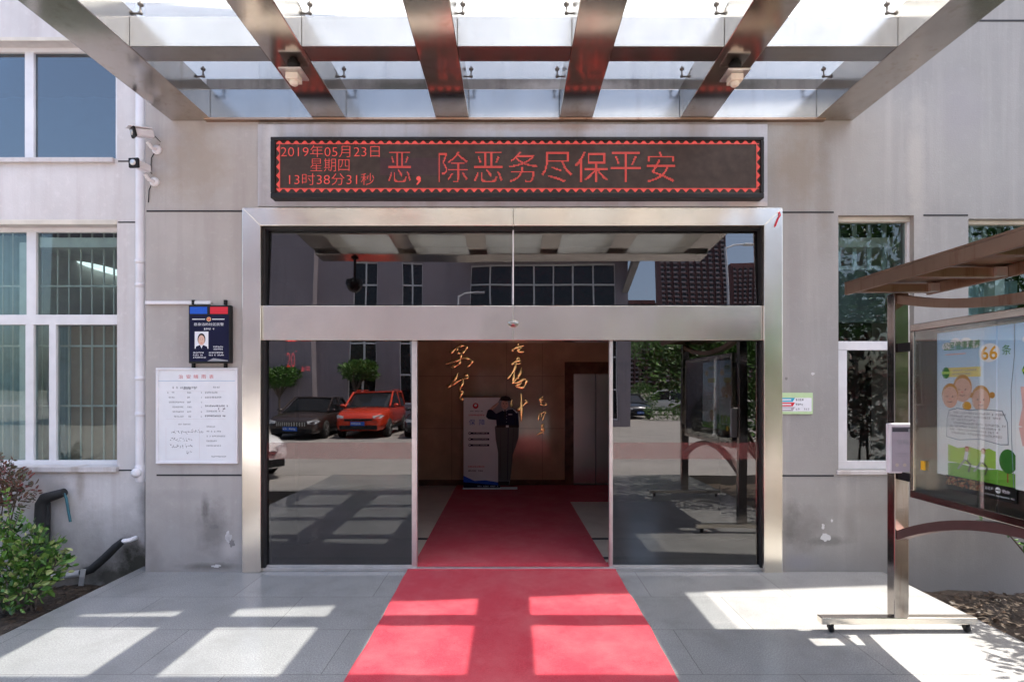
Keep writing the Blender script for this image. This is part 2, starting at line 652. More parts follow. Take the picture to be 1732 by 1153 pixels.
M['net'] = film('brown_insect_screen', (0.50, 0.35, 0.26), 0.97)
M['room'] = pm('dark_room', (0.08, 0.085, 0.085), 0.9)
M['curtain'] = pm('pale_green_curtain', (0.42, 0.50, 0.50), 0.9)
M['slat'] = pm('blind_slat', (0.60, 0.66, 0.68), 0.7)
M['bar'] = pm('security_bar', (0.72, 0.68, 0.60), 0.5, 0.0)
M['granite'] = granite('grey_granite')
M['soil'] = pm('brown_soil', (0.065, 0.048, 0.035), 0.95, var=0.5, scale=8, bmp=0.8, bscale=30, obj=False)
M['asphalt'] = pm('asphalt', (0.245, 0.23, 0.22), 0.9, var=0.14, scale=1.2, bmp=0.3, bscale=120, obj=False)
M['earth'] = pm('earth', (0.16, 0.15, 0.12), 0.95, var=0.3, scale=0.1, obj=False)
M['gold'] = pm('gold_letter', (1.0, 0.70, 0.30), 0.25, 1.0, var=0.04)
M['marble'] = pm('brown_marble', (0.46, 0.285, 0.175), 0.10, var=0.18, scale=2.2)
M['marble_d'] = pm('red_brown_marble', (0.13, 0.055, 0.035), 0.1, var=0.35, scale=7)
M['tile'] = pm('cream_floor_tile', (0.60, 0.54, 0.46), 0.1, var=0.08, scale=3)
M['plaster'] = pm('white_plaster', (0.80, 0.76, 0.70), 0.8)
M['lift'] = steel('lift_door_steel', (0.80, 0.75, 0.70), 0.26, 0.0, 0.02)
M['leafg'] = leaf_mat('green_leaf', [(0.03, 0.085, 0.015), (0.055, 0.14, 0.02), (0.10, 0.22, 0.03)])
M['leafv'] = leaf_mat('variegated_leaf', [(0.025, 0.075, 0.012), (0.035, 0.10, 0.015), (0.06, 0.16, 0.02), (0.13, 0.25, 0.035), (0.38, 0.40, 0.16)])
M['leafr'] = leaf_mat('photinia_leaf', [(0.035, 0.055, 0.02), (0.09, 0.05, 0.03), (0.20, 0.05, 0.045), (0.06, 0.09, 0.03)])
M['leafd'] = leaf_mat('dry_leaf', [(0.035, 0.021, 0.013), (0.065, 0.038, 0.022), (0.02, 0.014, 0.01), (0.10, 0.066, 0.04)])
M['bark'] = pm('bark', (0.13, 0.10, 0.08), 0.9, var=0.3, scale=20, bmp=0.5)
M['lagging'] = pm('black_lagging', (0.02, 0.021, 0.023), 0.75, bmp=0.3, bscale=25)
M['hose'] = pm('teal_hose', (0.03, 0.13, 0.17), 0.5)
M['white'] = pm('white_board', (0.74, 0.75, 0.77), 0.5, var=0.03)
M['navy'] = pm('navy_print', (0.008, 0.009, 0.035), 0.6, spec=.15)
M['blue'] = ink('blue_print', (0.02, 0.10, 0.52))
M['red'] = ink('red_print', (0.62, 0.03, 0.05))
M['dk'] = ink('dark_ink', (0.06, 0.06, 0.075))
M['gk'] = ink('grey_ink', (0.30, 0.31, 0.33))
M['wh'] = ink('white_print', (0.75, 0.76, 0.80))
M['skin'] = ink('skin_print', (0.66, 0.42, 0.33))
M['hair'] = ink('hair_print', (0.03, 0.022, 0.02))
M['led'] = glow('red_led', (1.0, 0.11, 0.09), 0.135)
M['ledscr'] = pm('led_face', (0.050, 0.035, 0.030), 0.5, var=0.25, scale=9, spec=.3)
M['ledscr2'] = pm('led_face_module', (0.045, 0.018, 0.022), 0.35, var=0.2, scale=9)


def carpet_mat():
    m, t, b = new_mat('red_carpet')
    p = pos(t)
    f = noise(t, p, 140.0, 4, 0.85)
    g = noise(t, p, 1.7, 9, 0.72)
    c = ramp(t, f, 0.3, 0.7, (0.27, 0.012, 0.027, 1), (0.57, 0.058, 0.082, 1))
    c = mix(t, ramp(t, g, 0.42, 0.72, cb=(0.7, 0.7, 0.7, 1)), c, (0.49, 0.12, 0.13))
    t.links.new(c, b.inputs["Base Color"])
    b.inputs["Roughness"].default_value = 0.95
    b.inputs["Sheen Weight"].default_value = 0.06
    b.inputs["Specular IOR Level"].default_value = 0.2
    bump(t, b, f, 0.6, 0.008)
    return m


M['carpet'] = carpet_mat()

# ------------------------------------------------------------------ ground
g = MB()
g.poly([(-500, -500, -0.4), (500, -500, -0.4), (500, 500, -0.4), (-500, 500, -0.4)])
tag(g.build('ground', M['earth']), kind='structure')
g = MB()
g.box(-70, 70, -75, -5.75, -0.39, -0.02)
g.box(-70, -3.72, -5.75, -4.05, -0.39, -0.024)
tag(g.build('road', M['asphalt']), kind='structure')
g = MB()
g.box(-3.71, 3.62, -5.74, 0.30, -0.38, 0.0)
tag(g.build('pavement', M['granite']), kind='structure', label='grey granite apron in front of the entrance')


def soil(x0, x1, y0, y1, name):
    rnd = random.Random(3)
    nx, ny = 40, 30
    vs, fs = [], []
    for j in range(ny + 1):
        for i in range(nx + 1):
            vs.append((x0 + (x1 - x0) * i / nx, y0 + (y1 - y0) * j / ny, -0.2 + rnd.uniform(-0.025, 0.025)))
    for j in range(ny):
        for i in range(nx):
            a = j * (nx + 1) + i
            fs.append((a, a + 1, a + nx + 2, a + nx + 1))
    q = MB()
    q.add(vs, fs, 0, True)
    return tag(q.build(name, M['soil']), kind='structure')


soil(-9, -3.715, -4.04, 0.16, 'planting_soil')
soil(3.625, 10, -5.74, 0.0, 'planting_soil')

# leaf litter on both beds
q = MB()
rnd = random.Random(11)
for (x0, x1, y0, y1, n) in ((-5.4, -3.75, -1.6, 0.1, 700), (3.66, 6.0, -2.4, -0.12, 1500)):
    for _ in range(n):
        c = Vector((rnd.uniform(x0, x1), rnd.uniform(y0, y1), -0.165 + rnd.uniform(-0.012, 0.02)))
        a = rnd.uniform(0, 6.28); s_ = rnd.uniform(0.018, 0.045)
        u = Vector((math.cos(a), math.sin(a), rnd.uniform(-0.4, 0.4))) * s_
        v_ = Vector((-math.sin(a), math.cos(a), rnd.uniform(-0.4, 0.4))) * s_ * 0.5
        q.add([c - u, c + v_, c + u, c - v_], [(0, 1, 2), (0, 2, 3)])
tag(q.build('leaf_litter', M['leafd']), kind='stuff', label='dry brown leaves lying on the planting beds', cat='leaf litter')

# ------------------------------------------------------------------ the office building
bld = thing('office_building', 'lavender-grey rendered office building with steel framed glass entrance', 'building')
YL = 0.16                      # left wing stands back a little
HT = 8.6
wall = MB()


def wall_with_holes(mb, x0, x1, z0, z1, y0, y1, holes, m=0):
    """holes: (xa, xb, za, zb) not overlapping in x unless stacked in the same column"""
    cols = sorted({(h[0], h[1]) for h in holes})
    cx = x0
    for a, b in cols:
        if a > cx: mb.box(cx, a, y0, y1, z0, z1, m)
        hs = sorted([h for h in holes if (h[0], h[1]) == (a, b)], key=lambda h: h[2])
        cz = z0
        for h in hs:
            if h[2] > cz: mb.box(a, b, y0, y1, cz, h[2], m)
            cz = h[3]
        if z1 > cz: mb.box(a, b, y0, y1, cz, z1, m)
        cx = b
    if x1 > cx: mb.box(cx, x1, y0, y1, z0, z1, m)


xl0, xl1 = X(-260, YL), X(198, YL)
lw_lo = (xl0, xl1, Z(788, YL), Z(380, YL))
lw_hi = (xl0, xl1, Z(268, YL), Z(70, YL))
wall_with_holes(wall, -12, X(245, YL), -0.39, HT, YL, YL + 0.3, [lw_lo, lw_hi])
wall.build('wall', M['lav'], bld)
# right wing and the strip of wall over the canopy
wr = MB()
rx0, rx1 = X(1418), X(1546)
rz0, rz1 = Z(795), Z(364)
sx0, sx1 = X(1638), X(1790)
wall_with_holes(wr, X(1297), 12, -0.39, Z(352), 0.0, 0.3, [(rx0, rx1, rz0, rz1), (sx0, sx1, Z(760), Z(370))], 0)
wr.box(X(1297), 12, 0.0, 0.3, Z(352), HT, 0)
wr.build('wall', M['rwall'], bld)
wp = MB()
wp.box(X(246), X(437), 0.0, 0.3, -0.39, HT)
wp.build('pillar', M['pil'], bld)
wt = MB()
wt.box(X(437), X(1297), 0.004, 0.3, Z(352), HT)
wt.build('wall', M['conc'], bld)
lg = MB()
lg.box(X(352), X(1390), -0.03, 0.003, Z(155) - .02, Z(137))
lg.build('ledge', M['ledge'], bld, bevel=.004)
# thin raised plaster panel that carries the LED sign
sp = MB()
sp.box(X(437), X(1297), -0.018, 0.003, Z(350), Z(211))
sp.build('sign_plaster', M['signpl'], bld, bevel=0.006)
# unseen roof; its eave is added, skewed so its shadow edge slants on the paving
ev = MB()
ev.prism([(-5, 0.1, HT), (-5, -1.32, HT), (9, -0.03, HT), (9, 0.1, HT)], (0, 0, 0.35))
ev.box(-12, 12, 0.1, 14, HT, HT + 0.3)
ev.build('roof', M['conc'], bld)
bk = MB()
bk.box(-12.2, -12, 0.16, 14, -0.39, HT)
bk.box(12, 12.2, 0.0, 14, -0.39, HT)
bk.box(-12.2, 12.2, 14, 14.2, -0.39, HT)
bk.build('wall', M['lav'], bld)

# shallow dark joints in the render
for a, b, py in ((248, 411, 357), (265, 409, 803), (1323, 1410, 359), (1562, 1637, 364), (1322, 1410, 804)):
    jt = MB()
    jt.box(X(a), X(b), -0.003, 0.02, Z(py + 1.5), Z(py - 1.2))
    jt.build('joint', M['groove'], bld)
jt = MB()
jt.box(X(1560), X(1990), -0.003, 0.02, Z(37), Z(34))
jt.build('joint', M['groove'], bld)
for py in (273, 376, 795):
    jt = MB()
    jt.box(X(200, YL), X(233, YL), YL - 0.003, YL + 0.02, Z(py + 1, YL), Z(py - 1.2, YL))
    jt.build('joint', M['groove'], bld)


def blob(cx, cy, rx, rz, y, m, name, seed, n=18):
    r_ = random.Random(seed)
    pts = []
    for k in range(n):
        a = 2 * math.pi * k / n
        q_ = r_.uniform(0.55, 1.1)
        pts.append((cx + rx * q_ * math.cos(a), y, cy + rz * q_ * math.sin(a)))
    b_ = MB()
    b_.prism(pts, (0, -0.0025, 0))
    return b_.build(name, m, bld)


for i, (px, py, wx, wz, mm) in enumerate(((1396, 908, 9, 8, 'patch'), (1392, 890, 3, 6, 'patch'), (386, 908, 6, 11, 'patch'), (362, 890, 9, 5, 'damp'),
                                          (346, 862, 3, 9, 'damp'), (366, 957, 9, 3, 'patch'), (1407, 880, 2, 3, 'patch'), (392, 918, 6, 8, 'damp'),
                                          (1375, 632, 4, 3, 'patch'), (1330, 640, 3, 3, 'damp'))):
    blob(X(px), Z(py), wx / 173, wz / 173, 0.001 if mm != 'damp' else .0005, M['patchw' if mm == 'patch' and px > 1000 else mm], 'paint_patch' if mm == 'patch' else 'damp_patch', i)


def window(name_label, x0, x1, z0, z1, y, mullions, rails, fm, gm, fw=0.045, depth=0.06, open_left=True):
    """frame with vertical mullions (x, zlow, zhigh) and rails (z, xa, xb)"""
    f = MB()
    f.box(x0, x1, y, y + depth, z1 - fw, z1)
    f.box(x0, x1, y, y + depth, z0, z0 + fw)
    f.box(x0, x0 + fw, y, y + depth, z0 + fw, z1 - fw)
    f.box(x1 - fw, x1, y, y + depth, z0 + fw, z1 - fw)
    for (xa, xb, za, zb) in mullions: f.box(xa, xb, y + 0.004, y + depth - 0.003, za, zb)
    for (za, zb, xa, xb) in rails: f.box(xa, xb, y + 0.002, y + depth - 0.002, za, zb)
    o = f.build('window', fm, bld, bevel=0.004)
    p_ = MB()
    p_.box(x0 + fw * 0.5, x1 - fw * 0.5, y + depth * 0.5, y + depth * 0.5 + 0.006, z0 + fw * 0.5, z1 - fw * 0.5)
    p_.build('pane', gm, o)
    return o


def wz_(py): return Z(py, YL + 0.1)
def wx_(px): return X(px, YL + 0.1)


yw = YL + 0.1
# lower left window
W1 = window('', xl0, xl1 + 0.01, lw_lo[2], lw_lo[3], yw,
            [(wx_(44), wx_(60), wz_(533), wz_(388)), (wx_(42), wx_(56), wz_(780), wz_(540)), (wx_(82), wx_(94), wz_(780), wz_(548))],
            [(wz_(549), wz_(532), xl0, xl1 + 0.01)], M['frame'], M['glass_w'])
b = MB()
for px in (98, 117, 137, 156, 176, 193):
    b.tube([(X(px, yw + .16), yw + 0.16, lw_lo[2]), (X(px, yw + .16), yw + 0.16, lw_lo[3])], 0.009, 6)
for px in (5, 22, 72):
    b.tube([(X(px, yw + .16), yw + 0.16, lw_lo[2]), (X(px, yw + .16), yw + 0.16, lw_lo[3])], 0.006, 6)
for py in (484, 585, 686):
    b.box(xl0, xl1, yw + 0.15, yw + 0.17, Z(py + 1.5, yw + .16), Z(py - 1.5, yw + .16))
b.build('security_bars', M['bar'], W1)
c = MB()


def curtain(mb, xa, xb, za, zb, y, fold=0.05, amp=0.02):
    n = max(8, int((xb - xa) / fold * 4))
    rings = []
    for i in range(n + 1):
        x = xa + (xb - xa) * i / n
        yy = y + amp * math.sin(i * math.pi / 2) + amp * 0.4 * math.sin(i * 0.7)
        rings.append((x, yy))
    vs, fs = [], []
    for x, yy in rings: vs += [(x, yy, za), (x, yy, zb)]
    for i in range(n): fs.append((2 * i, 2 * i + 2, 2 * i + 3, 2 * i + 1))
    for x, yy in rings: vs += [(x, yy + 0.004, za), (x, yy + 0.004, zb)]
    o_ = 2 * (n + 1)
    for i in range(n): fs.append((o_ + 2 * i + 1, o_ + 2 * i + 3, o_ + 2 * i + 2, o_ + 2 * i))
    mb.add(vs, fs, 0, True)


curtain(c, xl0, wx_(40), lw_lo[2], lw_lo[3], yw + 0.3)
curtain(c, wx_(58), wx_(82), lw_lo[2], wz_(548), yw + 0.3, 0.04, 0.015)
c.build('curtain', M['curtain'], W1)
sc = MB()
sc.box(wx_(95), wx_(199), yw + 0.185, yw + 0.189, wz_(783), wz_(548))
sc.build('insect_screen', M['net'], W1)
# upper left window
W2 = window('', xl0, xl1 - 0.045, lw_hi[2], lw_hi[3], yw, [(wx_(41), wx_(56), lw_hi[2], lw_hi[3])], [], M['frame'], M['glass_u'])
cf = MB()
curtain(cf, xl0, xl1, lw_hi[2], Z(120, yw), yw + 0.5, 0.3, 0.02)
cf.build('curtain', M['slat'], W2)
# sills and weathered heads
si = MB()
si.box(xl0, xl1 + 0.02, YL - 0.045, YL + 0.1, lw_lo[2] - 0.055, lw_lo[2] - 0.002)
si.build('sill', M['sill'], bld, bevel=0.005)
si = MB()
si.box(xl0, xl1 - 0.02, YL - 0.035, YL + 0.1, lw_hi[2] - 0.05, lw_hi[2] - 0.002)
si.build('sill', M['sill'], bld, bevel=0.005)
hd = MB()
hd.box(xl0, xl1, YL - 0.006, YL + 0.098, lw_lo[3] + 0.001, lw_lo[3] + 0.05)
hd.build('lintel', M['frame_y'], bld, bevel=0.004)
hd = MB()
hd.box(xl0, xl1 - 0.03, YL - 0.006, YL + 0.098, lw_hi[3] + 0.001, lw_hi[3] + 0.04)
hd.build('lintel', M['frame_y'], bld, bevel=0.004)
pw = MB()
pw.box(xl1 - 0.045, xl1, YL + 0.06, YL + 0.2, lw_hi[2], lw_hi[3])
pw.build('window_reveal', M['frame'], bld)
# right window: fixed upper pane over an opening sash
yr_ = 0.07
W3 = MB()
W3.box(rx0, rx1, yr_ - 0.02, yr_ + 0.06, Z(376, yr_), rz1, 1)
W3.box(X(1533, yr_), rx1 + 0.005, yr_ - 0.012, yr_ + 0.055, rz0, Z(376, yr_), 0)
W3.box(rx0, X(1533, yr_), yr_, yr_ + 0.05, Z(592, yr_), Z(577, yr_), 0)
W3.box(rx0, X(1433, yr_), yr_ + 0.002, yr_ + 0.05, rz0, Z(592, yr_), 0)
W3.box(rx0, X(1533, yr_), yr_ + 0.001, yr_ + 0.05, rz0, Z(779, yr_), 0)
W3 = W3.build('window', [M['frame'], M['frame_y']], bld, bevel=0.004)
p_ = MB()
p_.box(rx0, X(1533, yr_), yr_ + 0.02, yr_ + 0.026, rz0 + 0.02, rz1 - 0.03)
p_.build('pane', M['glass_w'], W3)
b = MB()
for px in (1424, 1452, 1477, 1503, 1530):
    b.box(X(px - 3.5, .3), X(px + 3.5, .3), 0.36, 0.375, Z(455, .3), Z(372, .3))
b.build('security_bars', M['slat'], W3)
bb = MB()
bb.box(rx0, rx1, 0.40, 0.43, Z(545, .4), Z(457, .4), 0)
bb.box(rx0, rx1, 0.395, 0.43, Z(456, .4), Z(450, .4), 1)
bb.build('blind', [pm('grey_blind', (.16, .165, .17), .8), M['frame']], W3)
W4 = MB()
W4.box(sx0, sx1, yr_ - 0.02, yr_ + 0.06, Z(380, yr_), Z(370) - 0.002, 1)
W4.box(sx0, sx0 + 0.03, yr_, yr_ + 0.05, Z(760), Z(380, yr_), 0)
W4.box(sx0, sx1, yr_ + 0.002, yr_ + 0.05, Z(600), Z(588), 0)
W4 = W4.build('window', [M['frame'], M['frame_y']], bld, bevel=0.004)
p_ = MB()
p_.box(sx0 + 0.01, sx1, yr_ + 0.02, yr_ + 0.026, Z(760), Z(375))
p_.build('pane', M['glass_w'], W4)
b = MB()
for px in (1650, 1674, 1699, 1724):
    b.box(X(px - 3.5, .3), X(px + 3.5, .3), 0.36, 0.375, Z(455, .3), Z(372, .3))
b.build('security_bars', M['slat'], W4)
cu = MB()
curtain(cu, sx0, sx1, Z(760), Z(460), 0.45, 0.08, 0.02)
cu.build('curtain', M['curtain'], W4)
si = MB()
si.box(rx0 - 0.02, rx1 + 0.02, -0.02, 0.068, rz0 - 0.04, rz0 - 0.002)
si.build('sill', M['sill'], bld, bevel=0.004)
# rooms behind the windows
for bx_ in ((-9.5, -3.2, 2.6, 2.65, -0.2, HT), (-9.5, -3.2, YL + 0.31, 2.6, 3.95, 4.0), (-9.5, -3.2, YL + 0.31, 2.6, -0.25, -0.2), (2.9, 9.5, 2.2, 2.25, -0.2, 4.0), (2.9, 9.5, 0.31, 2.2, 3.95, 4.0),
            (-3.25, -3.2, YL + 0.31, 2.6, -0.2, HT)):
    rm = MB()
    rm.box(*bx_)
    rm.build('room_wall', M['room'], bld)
lampm = glow('ceiling_lamp', (0.9, 1.0, 1.0), 0.5)
tl = MB()
tl.sphere((X(182, 1.4), 1.4, Z(458, 1.4)), (0.16, 0.5, 0.035), 14, 8)
tl.build('ceiling_lamp', lampm, bld)

# ------------------------------------------------------------------ entrance: steel surround, glazing, door
en = MB()
fy0, fy1 = -0.03, 0.10
xo0, xi0, xi1, xo1 = X(412), X(443), X(1290), X(1321)
zt0, zt1 = Z(383), Z(353)
en.prism([(xo0, fy0, 0.002), (xi0, fy0, 0.002), (xi0, fy0, zt0), (xo0, fy0, zt1)], (0, fy1 - fy0, 0))
en.build('entrance_jamb', M['steel'], bld, bevel=0.004)
en = MB()
en.prism([(xi1, fy0, 0.002), (xo1, fy0, 0.002), (xo1, fy0, zt1), (xi1, fy0, zt0)], (0, fy1 - fy0, 0))
en.build('entrance_jamb', M['steel'], bld, bevel=0.004)
en = MB()
xm = X(868)
en.prism([(xo0, fy0 - .001, zt1), (xi0, fy0 - .001, zt0), (xm - .002, fy0 - .001, zt0), (xm - .002, fy0 - .001, zt1)], (0, fy1 - fy0, 0))
en.build('entrance_lintel', M['steel'], bld, bevel=0.003)
en = MB()
en.prism([(xm + .002, fy0 - .001, zt1), (xm + .002, fy0 - .001, zt0), (xi1, fy0 - .001, zt0), (xo1, fy0 - .001, zt1)], (0, fy1 - fy0, 0))
en.build('entrance_lintel', M['steel'], bld, bevel=0.003)
en = MB()
hz0, hz1 = Z(575), Z(517)
en.box(xi0 + 0.003, xm - .0015, 0.0, 0.30, hz0, hz1)
en.box(xm + .0015, xi1 - 0.003, 0.0, 0.30, hz0, hz1)
hdr = en.build('door_header', M['steel'], bld, bevel=0.003)
sn = MB()
sn.sphere((xm, -0.012, Z(547)), (0.055, 0.04, 0.038), 18, 10)
sn.build('motion_sensor', M['steel_c'], hdr)
# dark inner frame
fr = MB()
gx0, gx1 = X(452, YG), X(1283, YG)
for a, b_ in ((xi0 + 0.002, gx0), (gx1, xi1 - 0.002)):
    fr.box(a, b_, 0.02, 0.14, 0.03, hz0 - 0.002)
    fr.box(a, b_, 0.02, 0.14, hz1 + 0.002, zt0 - 0.002)
fr.box(gx0, gx1, 0.03, 0.13, zt0 - 0.02, zt0 - 0.002)
fr.box(gx0, gx1, 0.03, 0.13, hz1 + 0.002, hz1 + 0.012)
fr.build('inner_frame', M['blackm'], bld)
tr = MB()   # transom panes lean back a touch at the top
lean = 0.041
zz0, zz1 = hz1 + 0.012, zt0 - 0.02
for a, b_ in ((gx0, xm - 0.006), (xm + 0.006, gx1)):
    yb = YG
    yt = YG + (zz1 - zz0) * lean
    vs = [(a, yb, zz0), (b_, yb, zz0), (b_, yt, zz1), (a, yt, zz1), (a, yb + .008, zz0), (b_, yb + .008, zz0), (b_, yt + .008, zz1), (a, yt + .008, zz1)]
    tr.add(vs, [(0, 1, 2, 3), (5, 4, 7, 6), (1, 5, 6, 2), (4, 0, 3, 7), (3, 2, 6, 7), (4, 5, 1, 0)])
trp = tr.build('transom_pane', M['glass_t'], bld)
ml = MB()
ml.box(xm - 0.006, xm + 0.006, YG - 0.012, YG + 0.03, zz0, zz1)
ml.build('mullion', M['pvc'], bld)
th = MB()
th.box(xi0, xi1, 0.02, 0.17, 0.001, 0.034)
th.build('threshold', M['alu'], bld, bevel=0.004)


def leaf(px0, px1, stile_px, name):
    x0, x1 = X(px0, YG), X(px1, YG)
    p_ = MB()
    p_.box(x0, x1, YG, YG + 0.01, 0.05, hz0 - 0.004)
    d = p_.build(name, M['glass'], bld)
    f_ = MB()
    f_.box(X(stile_px[0], YG), X(stile_px[1], YG), YG - 0.02, YG + 0.03, 0.036, hz0 - 0.004)
    f_.box(x0, x1, YG - 0.018, YG + 0.028, 0.036, 0.05)
    f_.build('stile', M['alu'], d, bevel=0.003)
    r_ = MB()
    r_.box(x0, x1, YG - 0.003, YG - 0.001, Z(776, YG), Z(748, YG))
    r_.build('safety_strip', M['redfilm'], d)
    return d


leaf(452, 698, (697, 706), 'door')
leaf(1035, 1283, (1030, 1036), 'door')

# ------------------------------------------------------------------ lobby
LB = 4.5
q = MB(); q.box(-5, 5, 0.171, LB, -0.3, 0.018)
tag(q.build('lobby_floor', M['tile']), kind='structure')
q = MB()
for py in (912, 945):
    yy = -D + (EYE - .02) * F / (py - 655)
    q.box(-5, 5, yy, yy + 0.07, 0.0185, 0.022)
tag(q.build('floor_stripe', M['groove']), kind='structure')
q = MB(); q.box(-5, 5, 0.31, LB, 3.25, 3.35)
tag(q.build('lobby_ceiling', M['plaster']), kind='structure')
exj, exd0, exd1 = X(955, LB), X(970, LB), X(970, LB) + 0.84
ezt, ezd = Z(612, LB), Z(632, LB)
q = MB()
wall_with_holes(q, -5, 5, 0.018, 3.3, LB, LB + 0.2, [(exj, exd1 + 0.2, 0.018, ezt)])
for k in range(1, 4):
    pass
tag(q.build('lobby_wall', M['marble']), kind='structure')
q = MB(); q.box(-5.1, -5, 0.31, LB, 0.0, 3.3); q.box(5, 5.1, 0.31, LB, 0.0, 3.3)
tag(q.build('lobby_wall', M['plaster']), kind='structure')
q = MB()   # joints of the stone cladding
for zz in (1.05, 2.0):
    q.box(-5, exj - 0.01, LB - 0.002, LB + 0.01, zz, zz + 0.006)
for xx in (-2.2, -1.1, -0.1, 0.55):
    q.box(xx, xx + 0.005, LB - 0.0015, LB + 0.01, 0.02, 3.2)
q.box(-5, exj, LB - 0.02, LB - 0.003, 0.019, 0.12)
tag(q.build('lobby_skirting', M['marble_d']), kind='structure')
lift = thing('elevator', 'brushed steel elevator doors in a red brown stone surround at the back of the lobby', 'elevator', (1.5, LB, 0.02))
q = MB()
q.box(exj, exd0, LB - 0.03, LB + 0.15, 0.02, ezt)
q.box(exd1, exd1 + 0.2, LB - 0.03, LB + 0.15, 0.02, ezt)
q.box(exd0, exd1, LB - 0.03, LB + 0.15, ezd, ezt)
q.build('door_surround', M['marble_d'], lift, bevel=0.004)
for a, b_ in ((exd0, (exd0 + exd1) / 2 - 0.007), ((exd0 + exd1) / 2 + 0.007, exd1)):
    q = MB(); q.box(a, b_, LB + 0.08, LB + 0.12, 0.02, ezd)
    q.build('door', M['lift'], lift, bevel=0.003)

q = MB(); q.box(exd0 - .004, exd1 + .004, LB + .125, LB + .14, 0.02, ezd); q.build('shaft_gap', M['groove'], lift)
# gold calligraphy raised on the lobby wall (strokes in photo pixels)
cal = thing('gold_calligraphy', 'gold brush calligraphy raised on the brown lobby wall', 'wall lettering', (-0.2, LB, 1.4))


def zp(x, y): return (740 + x / 6.068, 570 + y / 6.068)


STROKES = [
    [[(130, 175), (150, 150), (210, 100), (255, 88), (295, 95), (292, 125), (262, 155), (238, 165), (205, 158), (195, 135), (215, 118)],
     [(240, 165), (236, 210), (228, 250), (205, 285), (165, 302), (125, 305)],
     [(85, 275), (130, 262), (210, 235), (270, 215), (325, 225), (352, 245), (340, 275), (305, 303)]],
    [[(212, 365), (185, 420), (150, 470), (112, 512), (130, 505), (200, 455), (285, 420), (312, 412), (300, 390), (270, 395)],
     [(262, 425), (258, 470), (232, 520), (236, 555), (262, 560), (240, 590), (228, 630), (260, 638), (292, 628)]],
    [[(765, 150), (775, 128), (800, 112), (835, 98), (888, 88)], [(832, 65), (822, 95)], [(870, 100), (835, 125), (828, 148), (888, 150)]],
    [[(760, 282), (800, 250), (845, 235), (840, 218), (815, 225), (800, 300), (765, 370), (718, 428)],
     [(790, 275), (860, 270)], [(862, 310), (850, 370), (800, 440), (765, 475)],
     [(790, 330), (785, 400), (770, 470)], [(830, 390), (820, 420), (845, 400)],
     [(765, 475), (830, 462), (890, 430), (915, 445), (900, 490), (870, 518), (800, 500), (850, 480), (870, 450)]],
    [[(858, 578), (862, 700), (858, 870)], [(810, 755), (850, 730), (900, 680), (922, 660), (895, 645)]],
    [[(765, 640), (752, 700), (775, 690)]],
    [[(1088, 600), (1062, 630), (1045, 650), (1095, 640)], [(1050, 660), (1075, 665), (1060, 685), (1090, 700), (1120, 690), (1105, 670)]],
    [[(1045, 775), (1040, 820), (1035, 855)], [(1045, 790), (1110, 765), (1095, 800), (1078, 855)], [(1070, 775), (1065, 820), (1072, 790)]],
    [[(1060, 900), (1090, 895), (1065, 925), (1090, 930), (1055, 955), (1095, 950), (1075, 975), (1050, 985), (1015, 1005)], [(1075, 960), (1095, 1000)]],
]
for ch in STROKES:
    mb = MB()
    for st in ch:
        pts = []
        for i in range(len(st) - 1):       # Catmull-Rom through the traced points
            p0 = st[max(i - 1, 0)]; p1 = st[i]; p2 = st[i + 1]; p3 = st[min(i + 2, len(st) - 1)]
            for k in range(4):
                t_ = k / 4
                pts.append(tuple(0.5 * (2 * p1[j] + (p2[j] - p0[j]) * t_ + (2 * p0[j] - 5 * p1[j] + 4 * p2[j] - p3[j]) * t_ ** 2 + (3 * p1[j] - p0[j] - 3 * p2[j] + p3[j]) * t_ ** 3) for j in (0, 1)))
        pts.append(st[-1])
        big = ch[0][0][0] < 1000
        n = len(pts)
        P = []
        R = []
        for i, (x, y) in enumerate(pts):
            ax, ay = zp(x, y)
            P.append(at(ax, ay, LB - 0.02))
            wv = 0.75 + 0.35 * math.sin(i * 0.9 + len(st))
            e = min(1.0, 0.35 + i * 0.35, 0.3 + (n - 1 - i) * 0.3)
            R.append((0.033 if big else 0.019) * wv * e)
        mb.tube(P, R, 8)
    zc = sum(v[2] for v in mb.v) / len(mb.v)
    tilt = (zc - 1.8) / 19.2 + 0.05      # each letter tilted forward so its face mirrors the bright outdoors
    mb.v = [(x, LB - 0.03 + (y - (LB - 0.02)) * 0.12 - (z - zc) * tilt, z) for x, y, z in mb.v]      # flat brush strokes cut from sheet
    mb.build('letter', M['gold'], cal)

# roll-up style display with a saluting officer cut-out
yb = 4.1
st = thing('display_stand', 'white information stand with cut out figure of a saluting officer in the lobby', 'display stand', (X(815, yb), yb, 0.02))
x0, x1 = X(784, yb), X(846, yb)
z0, z1 = 0.02, Z(672, yb)
q = MB(); q.box(x0, x1, yb, yb + 0.02, z0 + 0.02, z1)
q.box(x0 - 0.01, x1 + 0.3, yb - 0.05, yb + 0.09, z0, z0 + 0.03)
q.build('panel', M['white'], st, bevel=0.003)
W_ = x1 - x0; H_ = z1 - z0
s = Sheet((x0, yb - 0.001, z0), (1, 0, 0), (0, 0, 1))
mats = [M['red'], M['blue'], M['dk'], M['gk'], M['navy'], M['wh']]
s.disc(W_ * .33, H_ * .91, .05, m=0, l=.0005); s.disc(W_ * .33, H_ * .915, .025, m=5, l=.001)
s.marks(W_ * .18, H_ * .845, W_ * .35, .022, 2, .0005)
s.marks(W_ * .14, H_ * .80, W_ * .45, .03, 0, .0005)
s.text('保', W_ * .15, H_ * .70, .10, 1, .0005); s.text('障', W_ * .43, H_ * .70, .10, 1, .0005)
